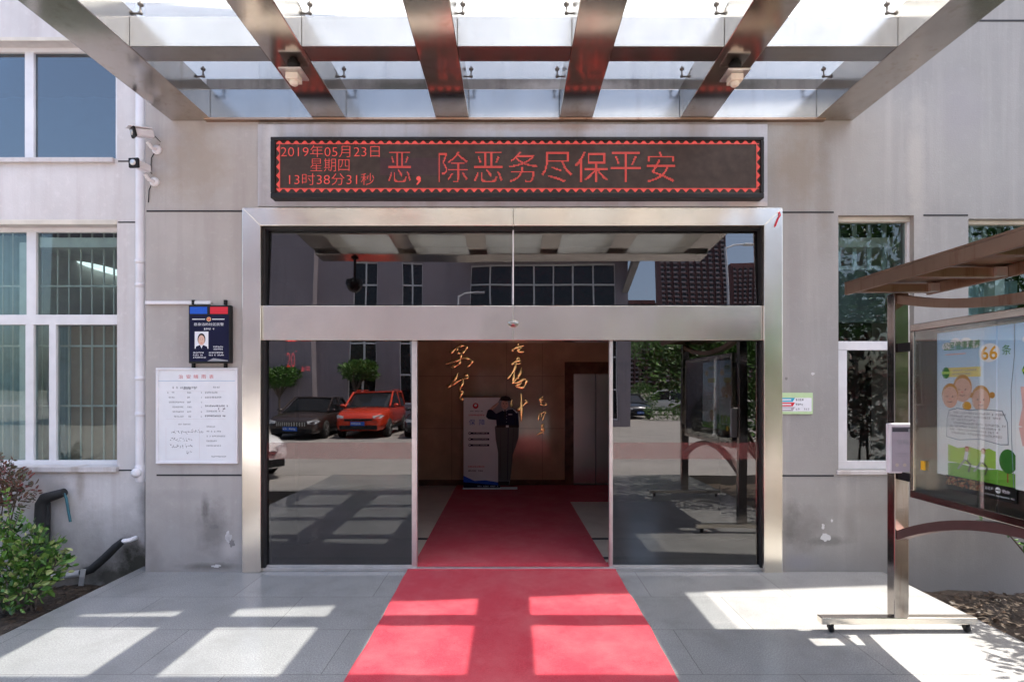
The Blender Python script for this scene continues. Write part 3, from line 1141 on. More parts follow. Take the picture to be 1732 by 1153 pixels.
for k in range(3):
    yy = H_ * (.60 - .065 * k)
    s.rect(W_ * .14, yy, W_ * .70, yy + .035, 4, .0005)
    s.disc(W_ * .17, yy + .018, .025, m=4, l=.001)
    s.disc(W_ * .17, yy + .018, .014, m=5, l=.0015)
    s.marks(W_ * .26, yy + .008, W_ * .40, .018, 5, .001)
for k in range(2): s.marks(W_ * .13, H_ * (.24 - .045 * k), W_ * .42, .03, 0 if k == 0 else 2, .0005)
s.pol([(0, .02), (W_, .02), (W_, .12), (W_ * .6, .16), (W_ * .3, .15), (0, .24)], 1, .0004)
s.pol([(0, .021), (W_, .021), (W_, .07), (W_ * .5, .10), (0, .13)], 4, .0008)
s.marks(W_ * .38, .045, W_ * .55, .025, 5, .0012)
s.build('print', mats, st)
# the cut-out figure: flat board, printed front
ox = X(770, yb - .03); oz = Z(650, yb - .03)
kk = (yb - .03 + D) / F / 6.069


def fp(pts): return [(x * kk, -y * kk) for x, y in pts]


fig = [(455, 150), (475, 122), (520, 115), (560, 130), (575, 160), (560, 190), (560, 230), (610, 250), (645, 290), (655, 420), (650, 540), (620, 640), (590, 720),
       (575, 900), (560, 1000), (550, 1035), (440, 1035), (440, 1000), (440, 700), (415, 560), (405, 440), (425, 420), (420, 365), (340, 355), (315, 330), (330, 270),
       (345, 255), (375, 255), (395, 215), (440, 180)]
q = MB()
fo = Vector((ox, yb - .03, oz))
q.prism([fo + Vector((x, 0, z)) for x, z in fp(fig)], (0, .008, 0))
q.build('figure_board', M['gk'], st)
s = Sheet((ox, yb - .031, oz), (1, 0, 0), (0, 0, 1))
s.pol(fp([(410, 425), (650, 425), (650, 540), (620, 640), (590, 720), (575, 900), (560, 985), (440, 985), (440, 700), (415, 560)]), 0, .0005)
s.pol(fp([(425, 430), (420, 365), (340, 355), (315, 330), (330, 270), (345, 255), (375, 258), (420, 300), (490, 265), (540, 260), (610, 252), (645, 290), (655, 430)]), 1, .001)
s.pol(fp([(345, 258), (395, 215), (440, 182), (450, 195), (415, 235), (380, 262)]), 2, .001)
s.disc(*fp([(508, 205)])[0], 38 * kk, 48 * kk, m=2, l=.001)
s.pol(fp([(455, 160), (475, 124), (520, 116), (562, 132), (577, 165), (520, 172)]), 3, .0015)
s.pol(fp([(440, 990), (555, 990), (550, 1033), (440, 1033)]), 3, .001)
s.line(fp([(490, 262), (510, 278), (535, 258)]), 6 * kk, 4, .0015)
s.line(fp([(545, 430), (535, 980)]), 5 * kk, 1, .001)
s.pol(fp([(424, 418), (655, 418), (655, 440), (424, 440)]), 3, .0014); s.rect(*fp([(520, 440)])[0], *fp([(550, 418)])[0], 4, .0018)
for e in (-14, 16): s.disc(*fp([(508 + e, 200)])[0], 5 * kk, 3 * kk, m=3, l=.0018, n=8); s.line(fp([(500 + e, 190), (516 + e, 189)]), 3 * kk, 3, .0018)
s.line(fp([(498, 230), (520, 229)]), 3.5 * kk, 5, .0018); s.line(fp([(508, 205), (504, 218), (511, 219)]), 2.5 * kk, 5, .0018)
s.pol(fp([(503, 265), (519, 265), (516, 340), (511, 350), (506, 340)]), 3, .0018)
for yy in (290, 320, 350, 385): s.disc(*fp([(526, yy)])[0], 3 * kk, m=4, l=.0018, n=8)
s.pol(fp([(545, 300), (585, 300), (585, 312), (545, 312)]), 4, .0018); s.pol(fp([(590, 255), (612, 257), (640, 290), (628, 292)]), 4, .0016)
for k in range(4): s.line(fp([(392 + k * 12, 217 - k * 9), (372 + k * 12, 236 - k * 6)]), 3 * kk, 5, .0018)
s.line(fp([(470, 450), (462, 700), (470, 960)]), 3 * kk, 3, .0012); s.line(fp([(600, 450), (585, 700), (560, 960)]), 3 * kk, 3, .0012)
s.line(fp([(620, 300), (615, 420)]), 3 * kk, 3, .0016); s.line(fp([(440, 300), (438, 400)]), 3 * kk, 3, .0016)
s.build('figure_print', [ink('grey_trousers', (.12, .115, .11)), M['navy'], M['skin'], M['hair'], M['wh'], ink('skin_line', (.36, .19, .14))], st)

# small red status readout standing inside behind the left pane
rd = thing('led_display', 'small black display with red digits standing inside behind the left glass', 'display', (X(500, .9), .9, .02))
ya = 0.9
q = MB(); q.box(X(478, ya), X(526, ya), ya, ya + 0.05, Z(640, ya), Z(566, ya))
q.box(X(500, ya), X(504, ya), ya + .01, ya + .04, 0.03, Z(640, ya)); q.box(X(480, ya), X(524, ya), ya - .1, ya + .15, 0.019, 0.035)
q.build('housing', M['black'], rd, bevel=.004)
s = Sheet((X(478, ya), ya - .002, Z(640, ya)), (1, 0, 0), (0, 0, 1))
k_ = (ya + D) / F
s.text('20', 7 * k_, 19 * k_, 25 * k_, 0, 0, wide=14 * k_)
s.disc(23 * k_, 46 * k_, 1.2 * k_, m=0)
for i, py in enumerate((44, 30, 12)): s.marks(31 * k_, py * k_, (10 + i) * k_, 9 * k_, 0, 0)
s.build('digits', glow('dim_red_digit', (1.0, 0.05, 0.04), 1.8), rd)

# ------------------------------------------------------------------ carpets
q = MB()
nx, ny = 14, 60
vs, fs = [], []
rnd = random.Random(5)
for j in range(ny + 1):
    for i in range(nx + 1):
        y = -5.4 + (0.0 + 5.4) * j / ny
        x = -1.02 + 2.045 * i / nx + 0.007 * math.sin(j * 0.3)
        z = 0.013 + 0.004 * math.sin(i * 1.3 + j * .4) * math.sin(j * .9) + (0.004 * math.sin(j * 1.1 + 1) if i in (0, nx) else 0)
        vs.append((x, y, z))
for j in range(ny):
    for i in range(nx):
        a = j * (nx + 1) + i
        fs.append((a, a + 1, a + nx + 2, a + nx + 1))
q.add(vs, fs, 0, True)
# ramp over the threshold, and the edges
e0 = [vs[ny * (nx + 1) + i] for i in range(nx + 1)]
e1 = [(v[0], 0.075, 0.045) for v in e0]
e2 = [(v[0], 0.15, 0.046) for v in e0]
q.add(e0 + e1 + e2, [(i, i + 1, i + nx + 2, i + nx + 1) for i in range(nx)] + [(nx + 1 + i, nx + 2 + i, 2 * nx + 3 + i, 2 * nx + 2 + i) for i in range(nx)], 0, True)
for sgn, col_ in ((-1, 0), (1, nx)):
    ed = [vs[j * (nx + 1) + col_] for j in range(ny + 1)]
    lo = [(p[0], p[1], 0.001) for p in ed]
    q.add(ed + lo, [(j, j + 1, j + ny + 2, j + ny + 1) for j in range(ny)], 0, False)
tag(q.build('carpet', M['carpet']), 'long red carpet laid outdoors over the granite up to the door', 'carpet')
q = MB()
q.prism([(-.985, .20, .02), (.955, .20, .02), (.90, 3.1, .02), (3.6, 3.1, .02), (3.6, 4.46, .02), (-1.0, 4.46, .02), (-1.0, 3.9, .02)], (0, 0, .01))
tag(q.build('carpet', M['carpet']), 'dark red carpet inside the lobby that turns towards the elevator', 'carpet')

# ------------------------------------------------------------------ canopy
can = thing('entrance_canopy', 'stainless steel canopy with frosted glass roof over the entrance', 'canopy', (0, 0, 4.4))
ZB = Z(205)
CX = [(325, .40), (560, .32), (766, .32), (973, .32), (1175, .32), (1409, .37)]
for px, wd in CX:
    q = MB(); q.box(X(px) - wd / 2, X(px) + wd / 2, -3.54, -0.002, ZB, ZB + .30)
    q.build('beam', M['steel_b'], can, bevel=.006)
q = MB(); q.box(X(290) - .002, X(1440) + .002, -3.95, -3.55, ZB - .05, ZB + .36)
q.build('front_beam', M['steel_b'], can, bevel=.006)
for ya, ybm in ((-.94, -1.13), (-1.81, -2.0), (-2.6, -2.79)):
    for (p0, w0), (p1, w1) in zip(CX[:-1], CX[1:]):
        q = MB(); q.box(X(p0) + w0 / 2 + .001, X(p1) - w1 / 2 - .001, ybm, ya, ZB + .005, ZB + .235)
        q.build('crossbeam', M['steel_c'], can, bevel=.004)
for (p0, w0), (p1, w1) in zip(CX[:-1], CX[1:]):
    q = MB(); q.box(X(p0) + w0 / 2 + .001, X(p1) - w1 / 2 - .001, -.04, -.003, ZB + .012, Z(155))
    q.build('wall_beam', M['steel_c'], can, bevel=.004)
q = MB(); q.box(X(350), X(1392), -.052, .0, ZB - .01, ZB + .011)
q.build('drip_edge', M['rust_steel'], can)
GZ = ZB + .40
xs = [X(290) - .35] + [X(px) for px, _ in CX[1:5]] + [X(1440) + .35]
ys = [-.003, -1.035, -1.905, -2.695, -3.4, -4.15]
for a, b_ in zip(xs[:-1], xs[1:]):
    for c_, d_ in zip(ys[:-1], ys[1:]):
        q = MB(); q.box(a + .007, b_ - .007, d_ + .007, c_ - .007, GZ, GZ + .014)
        q.build('glass_pane', M['canopy_glass'], can)
fit = MB()
for i, (px, wd) in enumerate(CX):
    for y in (-.22, -1.06, -1.93, -2.71):
        for sg in (-1, 1):
            if (i == 0 and sg < 0) or (i == 5 and sg > 0): continue
            cx = X(px) + sg * (wd / 2 + .035)
            f_ = MB()
            f_.lathe([(.014, 0), (.018, .012), (.008, .02), (.007, .06), (.02, .068), (.022, .08), (.01, .086), (.008, .1)], (cx, y, GZ - .1), seg=12)
            f_.box(X(px) + sg * wd / 2 * .8, cx, y - .008, y + .008, GZ - .098, GZ - .09)
            f_.build('glass_fitting', M['fitting'], can)

for px, py, lab in ((497, 112, 'square spot lamp under the second canopy beam from the left'), (1243, 114, 'square spot lamp under the second canopy beam from the right')):
    dd = (ZB - EYE) * F / (655 - py)
    cx, cy = (px - 866) * dd / F, dd - D
    L = thing('ceiling_lamp', lab, 'lamp', (cx, cy, ZB), 'spot lamps under the canopy')
    q = MB(); q.lathe([(.05, 0), (.05, -.03), (.03, -.05), (.03, -.06)][::-1], (cx, cy, ZB), seg=18); q.build('mount', M['black'], L)
    q = MB(); q.box(cx - .09, cx + .09, cy - .09, cy + .09, ZB - .072, ZB - .058); q.build('plate', M['alu'], L, bevel=.004)
    q = MB(); q.box(cx - .05, cx + .05, cy - .05, cy + .05, ZB - .125, ZB - .073)
    q.lathe([(.035, 0), (.036, -.02), (.02, -.03)][::-1], (cx, cy, ZB - .126), seg=16)
    q.build('lamp_glass', pm('cream_lamp_glass', (.72, .66, .55), .25), L, bevel=.006)

# ball camera hanging from the front of the canopy (seen mirrored in the transom)
dx, dy = -2.72, -3.75
dc = thing('dome_camera', 'dark ball camera hanging on a rod from the front edge of the canopy', 'security camera', (dx, dy, ZB - .05))
q = MB(); q.tube([(dx, dy, ZB - .05), (dx, dy, ZB - .42)], .022, 10); q.lathe([(.06, 0), (.06, .02)], (dx, dy, ZB - .072)); q.build('rod', M['black'], dc)
q = MB(); q.lathe([(.06, .0), (.13, -.03), (.135, -.10)][::-1], (dx, dy, ZB - .42)); q.build('housing', M['black'], dc)
q = MB(); q.sphere((dx, dy, ZB - .53), .125); q.build('dome', pm('smoked_dome', (.02, .012, .01), .08), dc)

# ------------------------------------------------------------------ LED sign
led = thing('led_sign', 'long black framed dot matrix sign with red running Chinese text above the door', 'led sign', (0, -.05, Z(335)))
yf = -.12
lx0, lx1, lz0, lz1 = X(457, yf), X(1293, yf), Z(335, yf), Z(231, yf)
q = MB()
q.box(lx0, lx1, yf, -.0185, lz0, Z(326, yf)); q.box(lx0, lx1, yf, -.0185, Z(237, yf), lz1)
q.box(lx0, X(465, yf), yf, -.0185, Z(326, yf), Z(237, yf)); q.box(X(1287, yf), lx1, yf, -.0185, Z(326, yf), Z(237, yf))
q.build('frame', M['blackm'], led, bevel=.008)
q = MB(); q.box(X(465, yf), X(1287, yf), yf + .02, -.02, Z(326, yf), Z(237, yf)); q.build('screen', M['ledscr'], led)
q = MB(); q.box(X(642, yf), X(790, yf), yf + .0185, yf + .0195, Z(295, yf), Z(266, yf)); q.build('screen_module', M['ledscr2'], led)
yl = yf + .017
k_ = (yl + D) / F
O = Vector((X(465, yl), yl, Z(326, yl)))
s = Sheet(O, (1, 0, 0), (0, 0, 1))


def lp(px, py): return ((px - 465) * k_, (326 - py) * k_)


def dots(body, px0, px1, py0, py1, cols, rows):
    """set the writing as LED dots: sample the outline on the sign's dot grid"""
    vs, fs = text2d(body, -0.012)
    x0 = min(v[0] for v in vs); x1 = max(v[0] for v in vs); y0 = min(v[1] for v in vs); y1 = max(v[1] for v in vs)
    tris = []
    for f_ in fs:
        for i in range(1, len(f_) - 1): tris.append((vs[f_[0]], vs[f_[i]], vs[f_[i + 1]]))
    on = set()
    for (a, b_, c_) in tris:
        den = (b_[1] - c_[1]) * (a[0] - c_[0]) + (c_[0] - b_[0]) * (a[1] - c_[1])
        if abs(den) < 1e-9: continue
        i0 = int((min(a[0], b_[0], c_[0]) - x0) / (x1 - x0) * cols) - 1; i1 = int((max(a[0], b_[0], c_[0]) - x0) / (x1 - x0) * cols) + 1
        j0 = int((min(a[1], b_[1], c_[1]) - y0) / (y1 - y0) * rows) - 1; j1 = int((max(a[1], b_[1], c_[1]) - y0) / (y1 - y0) * rows) + 1
        for i in range(max(0, i0), min(cols, i1 + 1)):
            for j in range(max(0, j0), min(rows, j1 + 1)):
                x = x0 + (i + .5) / cols * (x1 - x0); y = y0 + (j + .5) / rows * (y1 - y0)
                l1 = ((b_[1] - c_[1]) * (x - c_[0]) + (c_[0] - b_[0]) * (y - c_[1])) / den
                l2 = ((c_[1] - a[1]) * (x - c_[0]) + (a[0] - c_[0]) * (y - c_[1])) / den
                if l1 >= -.02 and l2 >= -.02 and 1 - l1 - l2 >= -.02: on.add((i, j))
    pw, ph = (px1 - px0) / cols, (py1 - py0) / rows
    for i, j in on:
        x, y = lp(px0 + i * pw, py1 - j * ph)
        s.rect(x + pw * .08 * k_, y + ph * .08 * k_, x + pw * .88 * k_, y + ph * .88 * k_, 0)


for ch, a, b_ in (('恶', 657, 695), ('除', 742, 791), ('恶', 802, 850), ('务', 861, 909), ('尽', 916, 968), ('保', 973, 1028), ('平', 1033, 1084), ('安', 1094, 1142)):
    dots(ch, a, b_, 257, 308, 28, 28)
x, y = lp(704, 310); s.disc(x + 4 * k_, y + 8 * k_, 4 * k_, m=0, n=8); s.pol([(x + 7 * k_, y + 7 * k_), (x + 8 * k_, y + 4 * k_), (x + 2 * k_, y - 3 * k_), (x, y - 2 * k_), (x + 4 * k_, y + 4 * k_)], 0)
for body, a, b_, py0, py1 in (('2019年05月23日', 475, 642, 246, 266), ('星期四', 525, 591, 268, 290), ('13时38分31秒', 489, 633, 293, 313)):
    x, y = lp(a, py1)
    s.text(body, x, y, (py1 - py0) * k_, 0, 0, wide=(b_ - a) * k_, off=-0.014)
for py, sg in ((243.5, -1), (319, 1)):
    yy = lp(0, py)[1]
    x0 = lp(467, 0)[0]; x1 = lp(1284, 0)[0]
    s.rect(x0, yy - .6 * k_, x1, yy + .6 * k_, 0)
    n = 57
    for i in range(n):
        xa = x0 + (x1 - x0) * i / n; xb = x0 + (x1 - x0) * (i + .74) / n
        s.pol([(xa, yy - sg * .9 * k_), (xb, yy - sg * .9 * k_), ((xa + xb) / 2, yy - sg * 6.5 * k_)], 0)
for px, sg in ((473, -1), (1280, 1)):
    xx = lp(px, 0)[0]
    s.rect(xx - .6 * k_, lp(0, 320)[1], xx + .6 * k_, lp(0, 243)[1], 0, .0002)
    for i in range(5):
        ya_ = lp(0, 318 - i * 15)[1]
        s.pol([(xx + sg * .9 * k_, ya_), (xx + sg * .9 * k_, ya_ + 12 * k_), (xx + sg * 6 * k_, ya_ + 6 * k_)], 0, .0002)
s.build('lettering', M['led'], led)

# ------------------------------------------------------------------ downpipe, conduit, cameras
dpx = X(237, .06)
dp = thing('downpipe', 'white plastic rainwater downpipe in the corner beside the grey pillar', 'downpipe', (dpx, .06, .8))
q = MB(); q.tube([(dpx, .08, Z(800, .08)), (dpx, .08, HT - .2)], .05, 20); q.build('pipe', M['pvc'], dp)
for py in (443, 483, 700, 640):
    q = MB(); q.lathe([(.052, -.02), (.056, -.018), (.056, .018), (.052, .02)], (dpx, .08, Z(py, .08)), seg=20); q.build('collar', M['pvc'], dp)
q = MB(); q.lathe([(.046, -.11), (.05, -.1), (.055, -.07), (.055, .05), (.05, .055)], (dpx, .08, Z(795, .08)), seg=20)
q.lathe([(.045, 0), (.045, .035), (.038, .04), (.038, .045), (.01, .048)], (dpx - .01, .04, Z(799, .04)), (0, -1, 0), 20)
q.build('cleanout_cap', M['pvc'], dp)
cd = MB(); cd.box(X(248), X(358), -.025, -.002, Z(515), Z(509.5))
tag(cd.build('cable_conduit', M['pvc'], bevel=.003), 'thin white cable conduit running from the downpipe to the dark notice box', 'conduit')


def cctv(px, py, aim, label, hood):
    o = at(px, py, -.0)
    r = thing('security_camera', label, 'security camera', o, 'wall cameras beside the downpipe')
    q = MB(); q.lathe([(.045, 0), (.045, .012), (.025, .02)], o, (0, -1, 0), 20)
    j = o + Vector((-.035, -.09, .04))
    q.tube([o + Vector((0, -.01, 0)), o + Vector((-.02, -.06, .0)), j], .018, 10)
    q.build('bracket', M['pvc'], r)
    aim = Vector(aim).normalized()
    side = aim.cross(Vector((0, 0, 1))).normalized(); up = side.cross(aim)
    R = Matrix((aim, -side, up)).transposed()
    c = j + Vector((-.015, -.03, .065))
    q = MB(); q.obox(c, (.16, .078, .07), R); q.build('body', M['pvc'], r, bevel=.012)
    q = MB(); q.obox(c + aim * .085, (.025, .10, .092), R); q.build('lens_face', M['black'], r, bevel=.008)
    q = MB(); q.lathe([(.028, 0), (.028, .006), (.01, .008)], c + aim * .098, aim, 16); q.build('lens', M['alu'], r)
    if hood:
        q = MB(); q.obox(c + up * .044 + aim * .03, (.20, .095, .008), R); q.build('sun_shield', M['pvc'], r, bevel=.003)
    q = MB()
    q.tube([c - aim * .08, c - aim * .1 + Vector((.02, .05, -.05)), o + Vector((-.05, -.01, -.08)), o + Vector((-.06, -.005, -.2))], .004, 6)
    q.build('cable', M['black'], r)
    return r


cctv(266, 254, (-.62, -.75, -.22), 'upper white security camera with sun shield turned to the left', True)
cctv(262, 308, (-.10, -1, -.05), 'lower security camera with square black face looking straight out', False)

# ------------------------------------------------------------------ notices
yn = -.07
nb = thing('notice_box', 'black framed navy police notice box with blue and red top panels', 'notice', at(357, 615))
nx0, nx1, nz0, nz1 = X(319, yn), X(389, yn), Z(614, yn), Z(516, yn)
q = MB(); q.box(nx0, nx1, yn, -.012, nz0, nz1); q.build('housing', M['black'], nb, bevel=.005)
q = MB()
for px in (329, 383):
    for pz in (512, 618): q.box(X(px - 2), X(px + 2), -.03, -.001, Z(pz + 4), Z(pz - 4))
q.build('mounting_lug', M['black'], nb)
s = Sheet((nx0, yn - .0012, nz0), (1, 0, 0), (0, 0, 1))
wN, hN = nx1 - nx0, nz1 - nz0


def r1(a, b_, c_, d_, m, l=.0): s.rect(a * wN, b_ * hN, c_ * wN, d_ * hN, m, l)


mats = [M['navy'], M['blue'], M['red'], M['wh'], M['skin'], M['hair'], M['gk'], ink('gold_print', (.65, .42, .2))]
r1(.03, .03, .97, .83, 0)
r1(.03, .85, .45, .97, 1); r1(.52, .85, .95, .97, 2)
r1(.09, .75, .40, .765, 3, .0005); r1(.57, .75, .87, .765, 3, .0005)
s.disc(.49 * wN, .757 * hN, .055 * wN, m=7, l=.0005); s.disc(.49 * wN, .76 * hN, .036 * wN, m=2, l=.001); s.disc(.49 * wN, .765 * hN, .016 * wN, m=7, l=.0015)
s.text('您身边的社区民警', .13 * wN, .645 * hN, .05 * hN, 3, .0005, wide=.72 * wN)
s.marks(.33 * wN, .575 * hN, .32 * wN, .033 * hN, 3, .0005)
r1(.15, .25, .48, .545, 3, .0005)
s.pol([(.17 * wN, .2501 * hN), (.46 * wN, .2501 * hN), (.45 * wN, .285 * hN), (.37 * wN, .31 * hN), (.26 * wN, .31 * hN), (.18 * wN, .285 * hN)], 0, .001)
s.pol([(.28 * wN, .31 * hN), (.35 * wN, .31 * hN), (.315 * wN, .255 * hN)], 3, .0013)
s.disc(.315 * wN, .415 * hN, .095 * wN, .10 * hN, 5, .0014)
s.disc(.315 * wN, .395 * hN, .078 * wN, .088 * hN, 4, .0017)
s.disc(.285 * wN, .41 * hN, .008 * wN, .006 * hN, 5, .002, 8); s.disc(.345 * wN, .41 * hN, .008 * wN, .006 * hN, 5, .002, 8)
r1(.295, .345, .335, .352, 2, .002)
for k, (a, b_) in enumerate(((.60, .22), (.60, .22))): s.marks(a * wN, (.27 - .04 * k) * hN, b_ * wN, .026 * hN, 3, .0005)
for k in range(3):
    s.marks(.11 * wN, (.17 - .042 * k) * hN, (.25 + .05 * (k == 2)) * wN, .026 * hN, 3, .0005)
    if k < 2: s.marks(.49 * wN, (.17 - .042 * k) * hN, .36 * wN, .026 * hN, 3, .0005)
s.pol([(.45 * wN, .035 * hN), (.95 * wN, .035 * hN), (.95 * wN, .05 * hN), (.60 * wN, .085 * hN)], 6, .0004)
s.build('print', mats, nb)

yb2 = -.028
wb = thing('notice_board', 'white board headed in red with rows of small handwriting below the dark notice box', 'notice', at(331, 783))
bx0, bx1, bz0, bz1 = X(263, yb2), X(401, yb2), Z(784, yb2), Z(622, yb2)
wB, hB = bx1 - bx0, bz1 - bz0
q = MB(); fwd = .022
q.box(bx0, bx1, yb2, -.001, bz0, bz0 + fwd); q.box(bx0, bx1, yb2, -.001, bz1 - fwd, bz1)
q.box(bx0, bx0 + fwd, yb2, -.001, bz0 + fwd, bz1 - fwd); q.box(bx1 - fwd, bx1, yb2, -.001, bz0 + fwd, bz1 - fwd)
q.build('frame', M['pvc'], wb, bevel=.004)
q = MB(); q.box(bx0 + fwd, bx1 - fwd, yb2 + .01, -.002, bz0 + fwd, bz1 - fwd); q.build('board', M['white'], wb)
s = Sheet((bx0, yb2 + .009, bz0), (1, 0, 0), (0, 0, 1))
mats = [M['red'], M['dk'], M['gk'], ink('pale_blue_rule', (.42, .55, .68)), ink('pale_pink_rule', (.70, .62, .64)), ink('soft_red', (.68, .2, .2))]
for i, ch in enumerate('治安晴雨表'):
    s.text(ch, (.275 + .094 * i) * wB, .888 * hB, .042 * hB, 5, .0004, wide=.055 * wB)
s.rect(.03 * wB, .862 * hB, .97 * wB, .868 * hB, 3, .0004)
r_ = random.Random(4)
s.marks(.20 * wB, .785 * hB, .33 * wB, .022 * hB, 2, .0004, r_); s.marks(.30 * wB, .775 * hB, .2 * wB, .03 * hB, 2, .0008, r_); s.marks(.70 * wB, .79 * hB, .1 * wB, .018 * hB, 2, .0004, r_)
for k, (a, b_) in enumerate(((.14, .08), (.14, .08), (.14, .20), (.20, .14), (.20, .14), (.20, .14))):
    s.marks(a * wB, (.735 - .05 * k) * hB, b_ * wB, .016 * hB, 2, .0004, r_)
    s.marks(.38 * wB, (.735 - .05 * k) * hB, .05 * wB, .016 * hB, 2, .0004, r_)
    s.marks(.55 * wB, (.735 - .05 * k) * hB, .015 * wB, .014 * hB, 2, .0004, r_)
for k, (a, b_) in enumerate(((.735, .15), (.685, .2), (.595, .28), (.565, .1), (.54, .22), (.49, .26))):
    s.marks((.60 + .16 * (k == 3)) * wB, a * hB, b_ * wB, .018 * hB, 1 if k in (2, 3, 5) else 2, .0004, r_)


def scrawl(x, y, wd, h, m):
    q_ = x
    while q_ < x + wd:
        for _ in range(4):
            a = (q_ + r_.uniform(0, .8) * h, y + r_.uniform(0, 1) * h)
            b_ = (a[0] + r_.uniform(-.5, .6) * h, a[1] + r_.uniform(-.5, .5) * h)
            s.line([a, b_], .09 * h, m, .0004 + r_.uniform(0, .0004))
        q_ += h * 1.05


s.marks(.27 * wB, .405 * hB, .15 * wB, .014 * hB, 2, .0004, r_)
scrawl(.19 * wB, .315 * hB, .38 * wB, .032 * hB, 1); scrawl(.17 * wB, .235 * hB, .24 * wB, .032 * hB, 1); scrawl(.17 * wB, .17 * hB, .27 * wB, .032 * hB, 1); scrawl(.36 * wB, .105 * hB, .04 * wB, .03 * hB, 1)
for k in range(5): s.marks(.62 * wB, (.38 - .05 * k) * hB, (.12 + .05 * (k % 3)) * wB, .016 * hB, 2, .0004, r_)
s.marks(.68 * wB, .068 * hB, .18 * wB, .015 * hB, 2, .0004, r_)
for a, b_, c_, d_ in ((.12, .755, .86, .757), (.12, .465, .86, .467), (.12, .05, .53, .052)): s.rect(a * wB, b_ * hB, c_ * wB, d_ * hB, 4, .0002)
s.rect(.12 * wB, .05 * hB, .123 * wB, .38 * hB, 4, .0003); s.rect(.53 * wB, .05 * hB, .533 * wB, .38 * hB, 4, .0003)
s.build('writing', mats, wb)

sgx0, sgx1, sgz0, sgz1 = X(1320, -.012), X(1375, -.012), Z(700, -.012), Z(664, -.012)
stk = thing('door_notice', 'small pale green notice with blue and red tabs on the wall right of the entrance', 'notice', at(1347, 700))
q = MB(); q.box(sgx0, sgx1, -.0105, -.001, sgz0, sgz1); q.build('plate', ink('pale_green_print', (.50, .66, .38)), stk, bevel=.001)
s = Sheet((sgx0, -.0115, sgz0), (1, 0, 0), (0, 0, 1))
wS, hS = sgx1 - sgx0, sgz1 - sgz0
s.rect(.02 * wS, .13 * hS, .96 * wS, .76 * hS, 0)
for k, mi in enumerate((1, 2, 3)):
    z_ = (.58 - .215 * k) * hS
    s.pol([(.02 * wS, z_), (.38 * wS, z_), (.45 * wS, z_ + .18 * hS), (.02 * wS, z_ + .18 * hS)], mi, .0005)
    s.rect(.06 * wS, z_ + .06 * hS, .33 * wS, z_ + .12 * hS, 0, .001)
    s.marks(.47 * wS, z_ + .04 * hS, (.25 if k < 2 else .42) * wS, .10 * hS, 4 if k < 2 else 5, .0005)
s.build('print', [M['wh'], ink('cyan_print', (.03, .36, .55)), M['red'], ink('grey_tab', (.42, .38, .42)), M['dk'], M['gk']], stk)

rb = MB()
pts = [at(1318, 358, -.04), at(1320, 364, -.045), at(1316, 370, -.04), at(1311, 383, -.04)]
for a, b_ in zip(pts[:-1], pts[1:]): rb.sqtube([a, b_], .001, .006, (0, 1, 0))
tag(rb.build('ribbon', M['red']), 'scrap of red ribbon tied at the top right corner of the entrance', 'ribbon')

# ------------------------------------------------------------------ lagged pipes at the left
yp = YL - .07
pp = thing('lagged_pipe', 'black lagged pipe rising from the bed and bending right with a teal hose', 'pipe', at(70, 900, yp))
q = MB()
P0 = [at(68, 985, yp), at(69, 930, yp), at(70, 870, yp), at(71, 852, yp), at(77, 842, yp), at(90, 838, yp), at(109, 832, yp)]
q.tube(P0, [.055, .055, .055, .056, .056, .048, .04], 14)
q.tube([at(79, 985, yp + .02), at(79, 930, yp + .02), at(80, 850, yp + .02)], .028, 10)
q.build('lagging', M['lagging'], pp)
q = MB(); q.tube([at(108, 834, yp), at(112, 842, yp), at(115, 860, yp), at(119, 882, yp)], .012, 8); q.build('hose', M['hose'], pp)
pp = thing('lagged_pipe', 'grey and black wrapped pipe along the wall foot climbing to a white outlet', 'pipe', at(120, 975, yp))
q = MB(); q.tube([at(20, 976, yp), at(60, 976, yp), at(105, 974, yp), at(140, 968, yp)], [.03, .03, .032, .034], 12); q.build('grey_wrap', pm('grey_tape', (.38, .38, .40), .6), pp)
q = MB(); q.tube([at(138, 968, yp), at(155, 962, yp), at(178, 942, yp), at(196, 924, yp), at(208, 914, yp)], [.036, .04, .04, .038, .03], 12); q.build('lagging', M['lagging'], pp)
q = MB(); q.tube([at(208, 915, yp), at(220, 913, yp), at(230, 909, YL)], .022, 12); q.build('outlet', M['pvc'], pp)
q = MB(); q.sqtube([at(141, 962, yp - .04), at(139, 975, yp - .045), at(137, 990, yp - .03)], .025, .004, (1, 0, 0)); q.build('tape_end', pm('silver_tape', (.5, .5, .52), .35, .4), pp)


# ------------------------------------------------------------------ plants
def leaves(mb, centre, rad, n, size, rnd, shape=1.0, ww=.45, shell=.55, m=0):
    rx, ry, rz = rad
    for _ in range(n):
        while True:
            p = Vector((rnd.uniform(-1, 1), rnd.uniform(-1, 1), rnd.uniform(-1, 1)))
            if shell < p.length < 1: break
        c = Vector(centre) + Vector((p.x * rx, p.y * ry, p.z * rz))
        d = (p + Vector((rnd.uniform(-.8, .8), rnd.uniform(-.8, .8), rnd.uniform(-.2, .9)))).normalized()
        sd = d.cross(Vector((rnd.uniform(-1, 1), rnd.uniform(-1, 1), rnd.uniform(-1, 1)))).normalized()
        up = sd.cross(d)
        L = size * rnd.uniform(.6, 1.25)
        wd = L * ww
        a = c
        mb.add([a, a + d * L * .35 + sd * wd * .5 + up * wd * .12, a + d * L * .75 + sd * wd * .38 + up * wd * .1, a + d * L - up * L * .08,
                a + d * L * .75 - sd * wd * .38 + up * wd * .1, a + d * L * .35 - sd * wd * .5 + up * wd * .12],
               [(0, 1, 2, 3), (0, 3, 4, 5)], m, False)


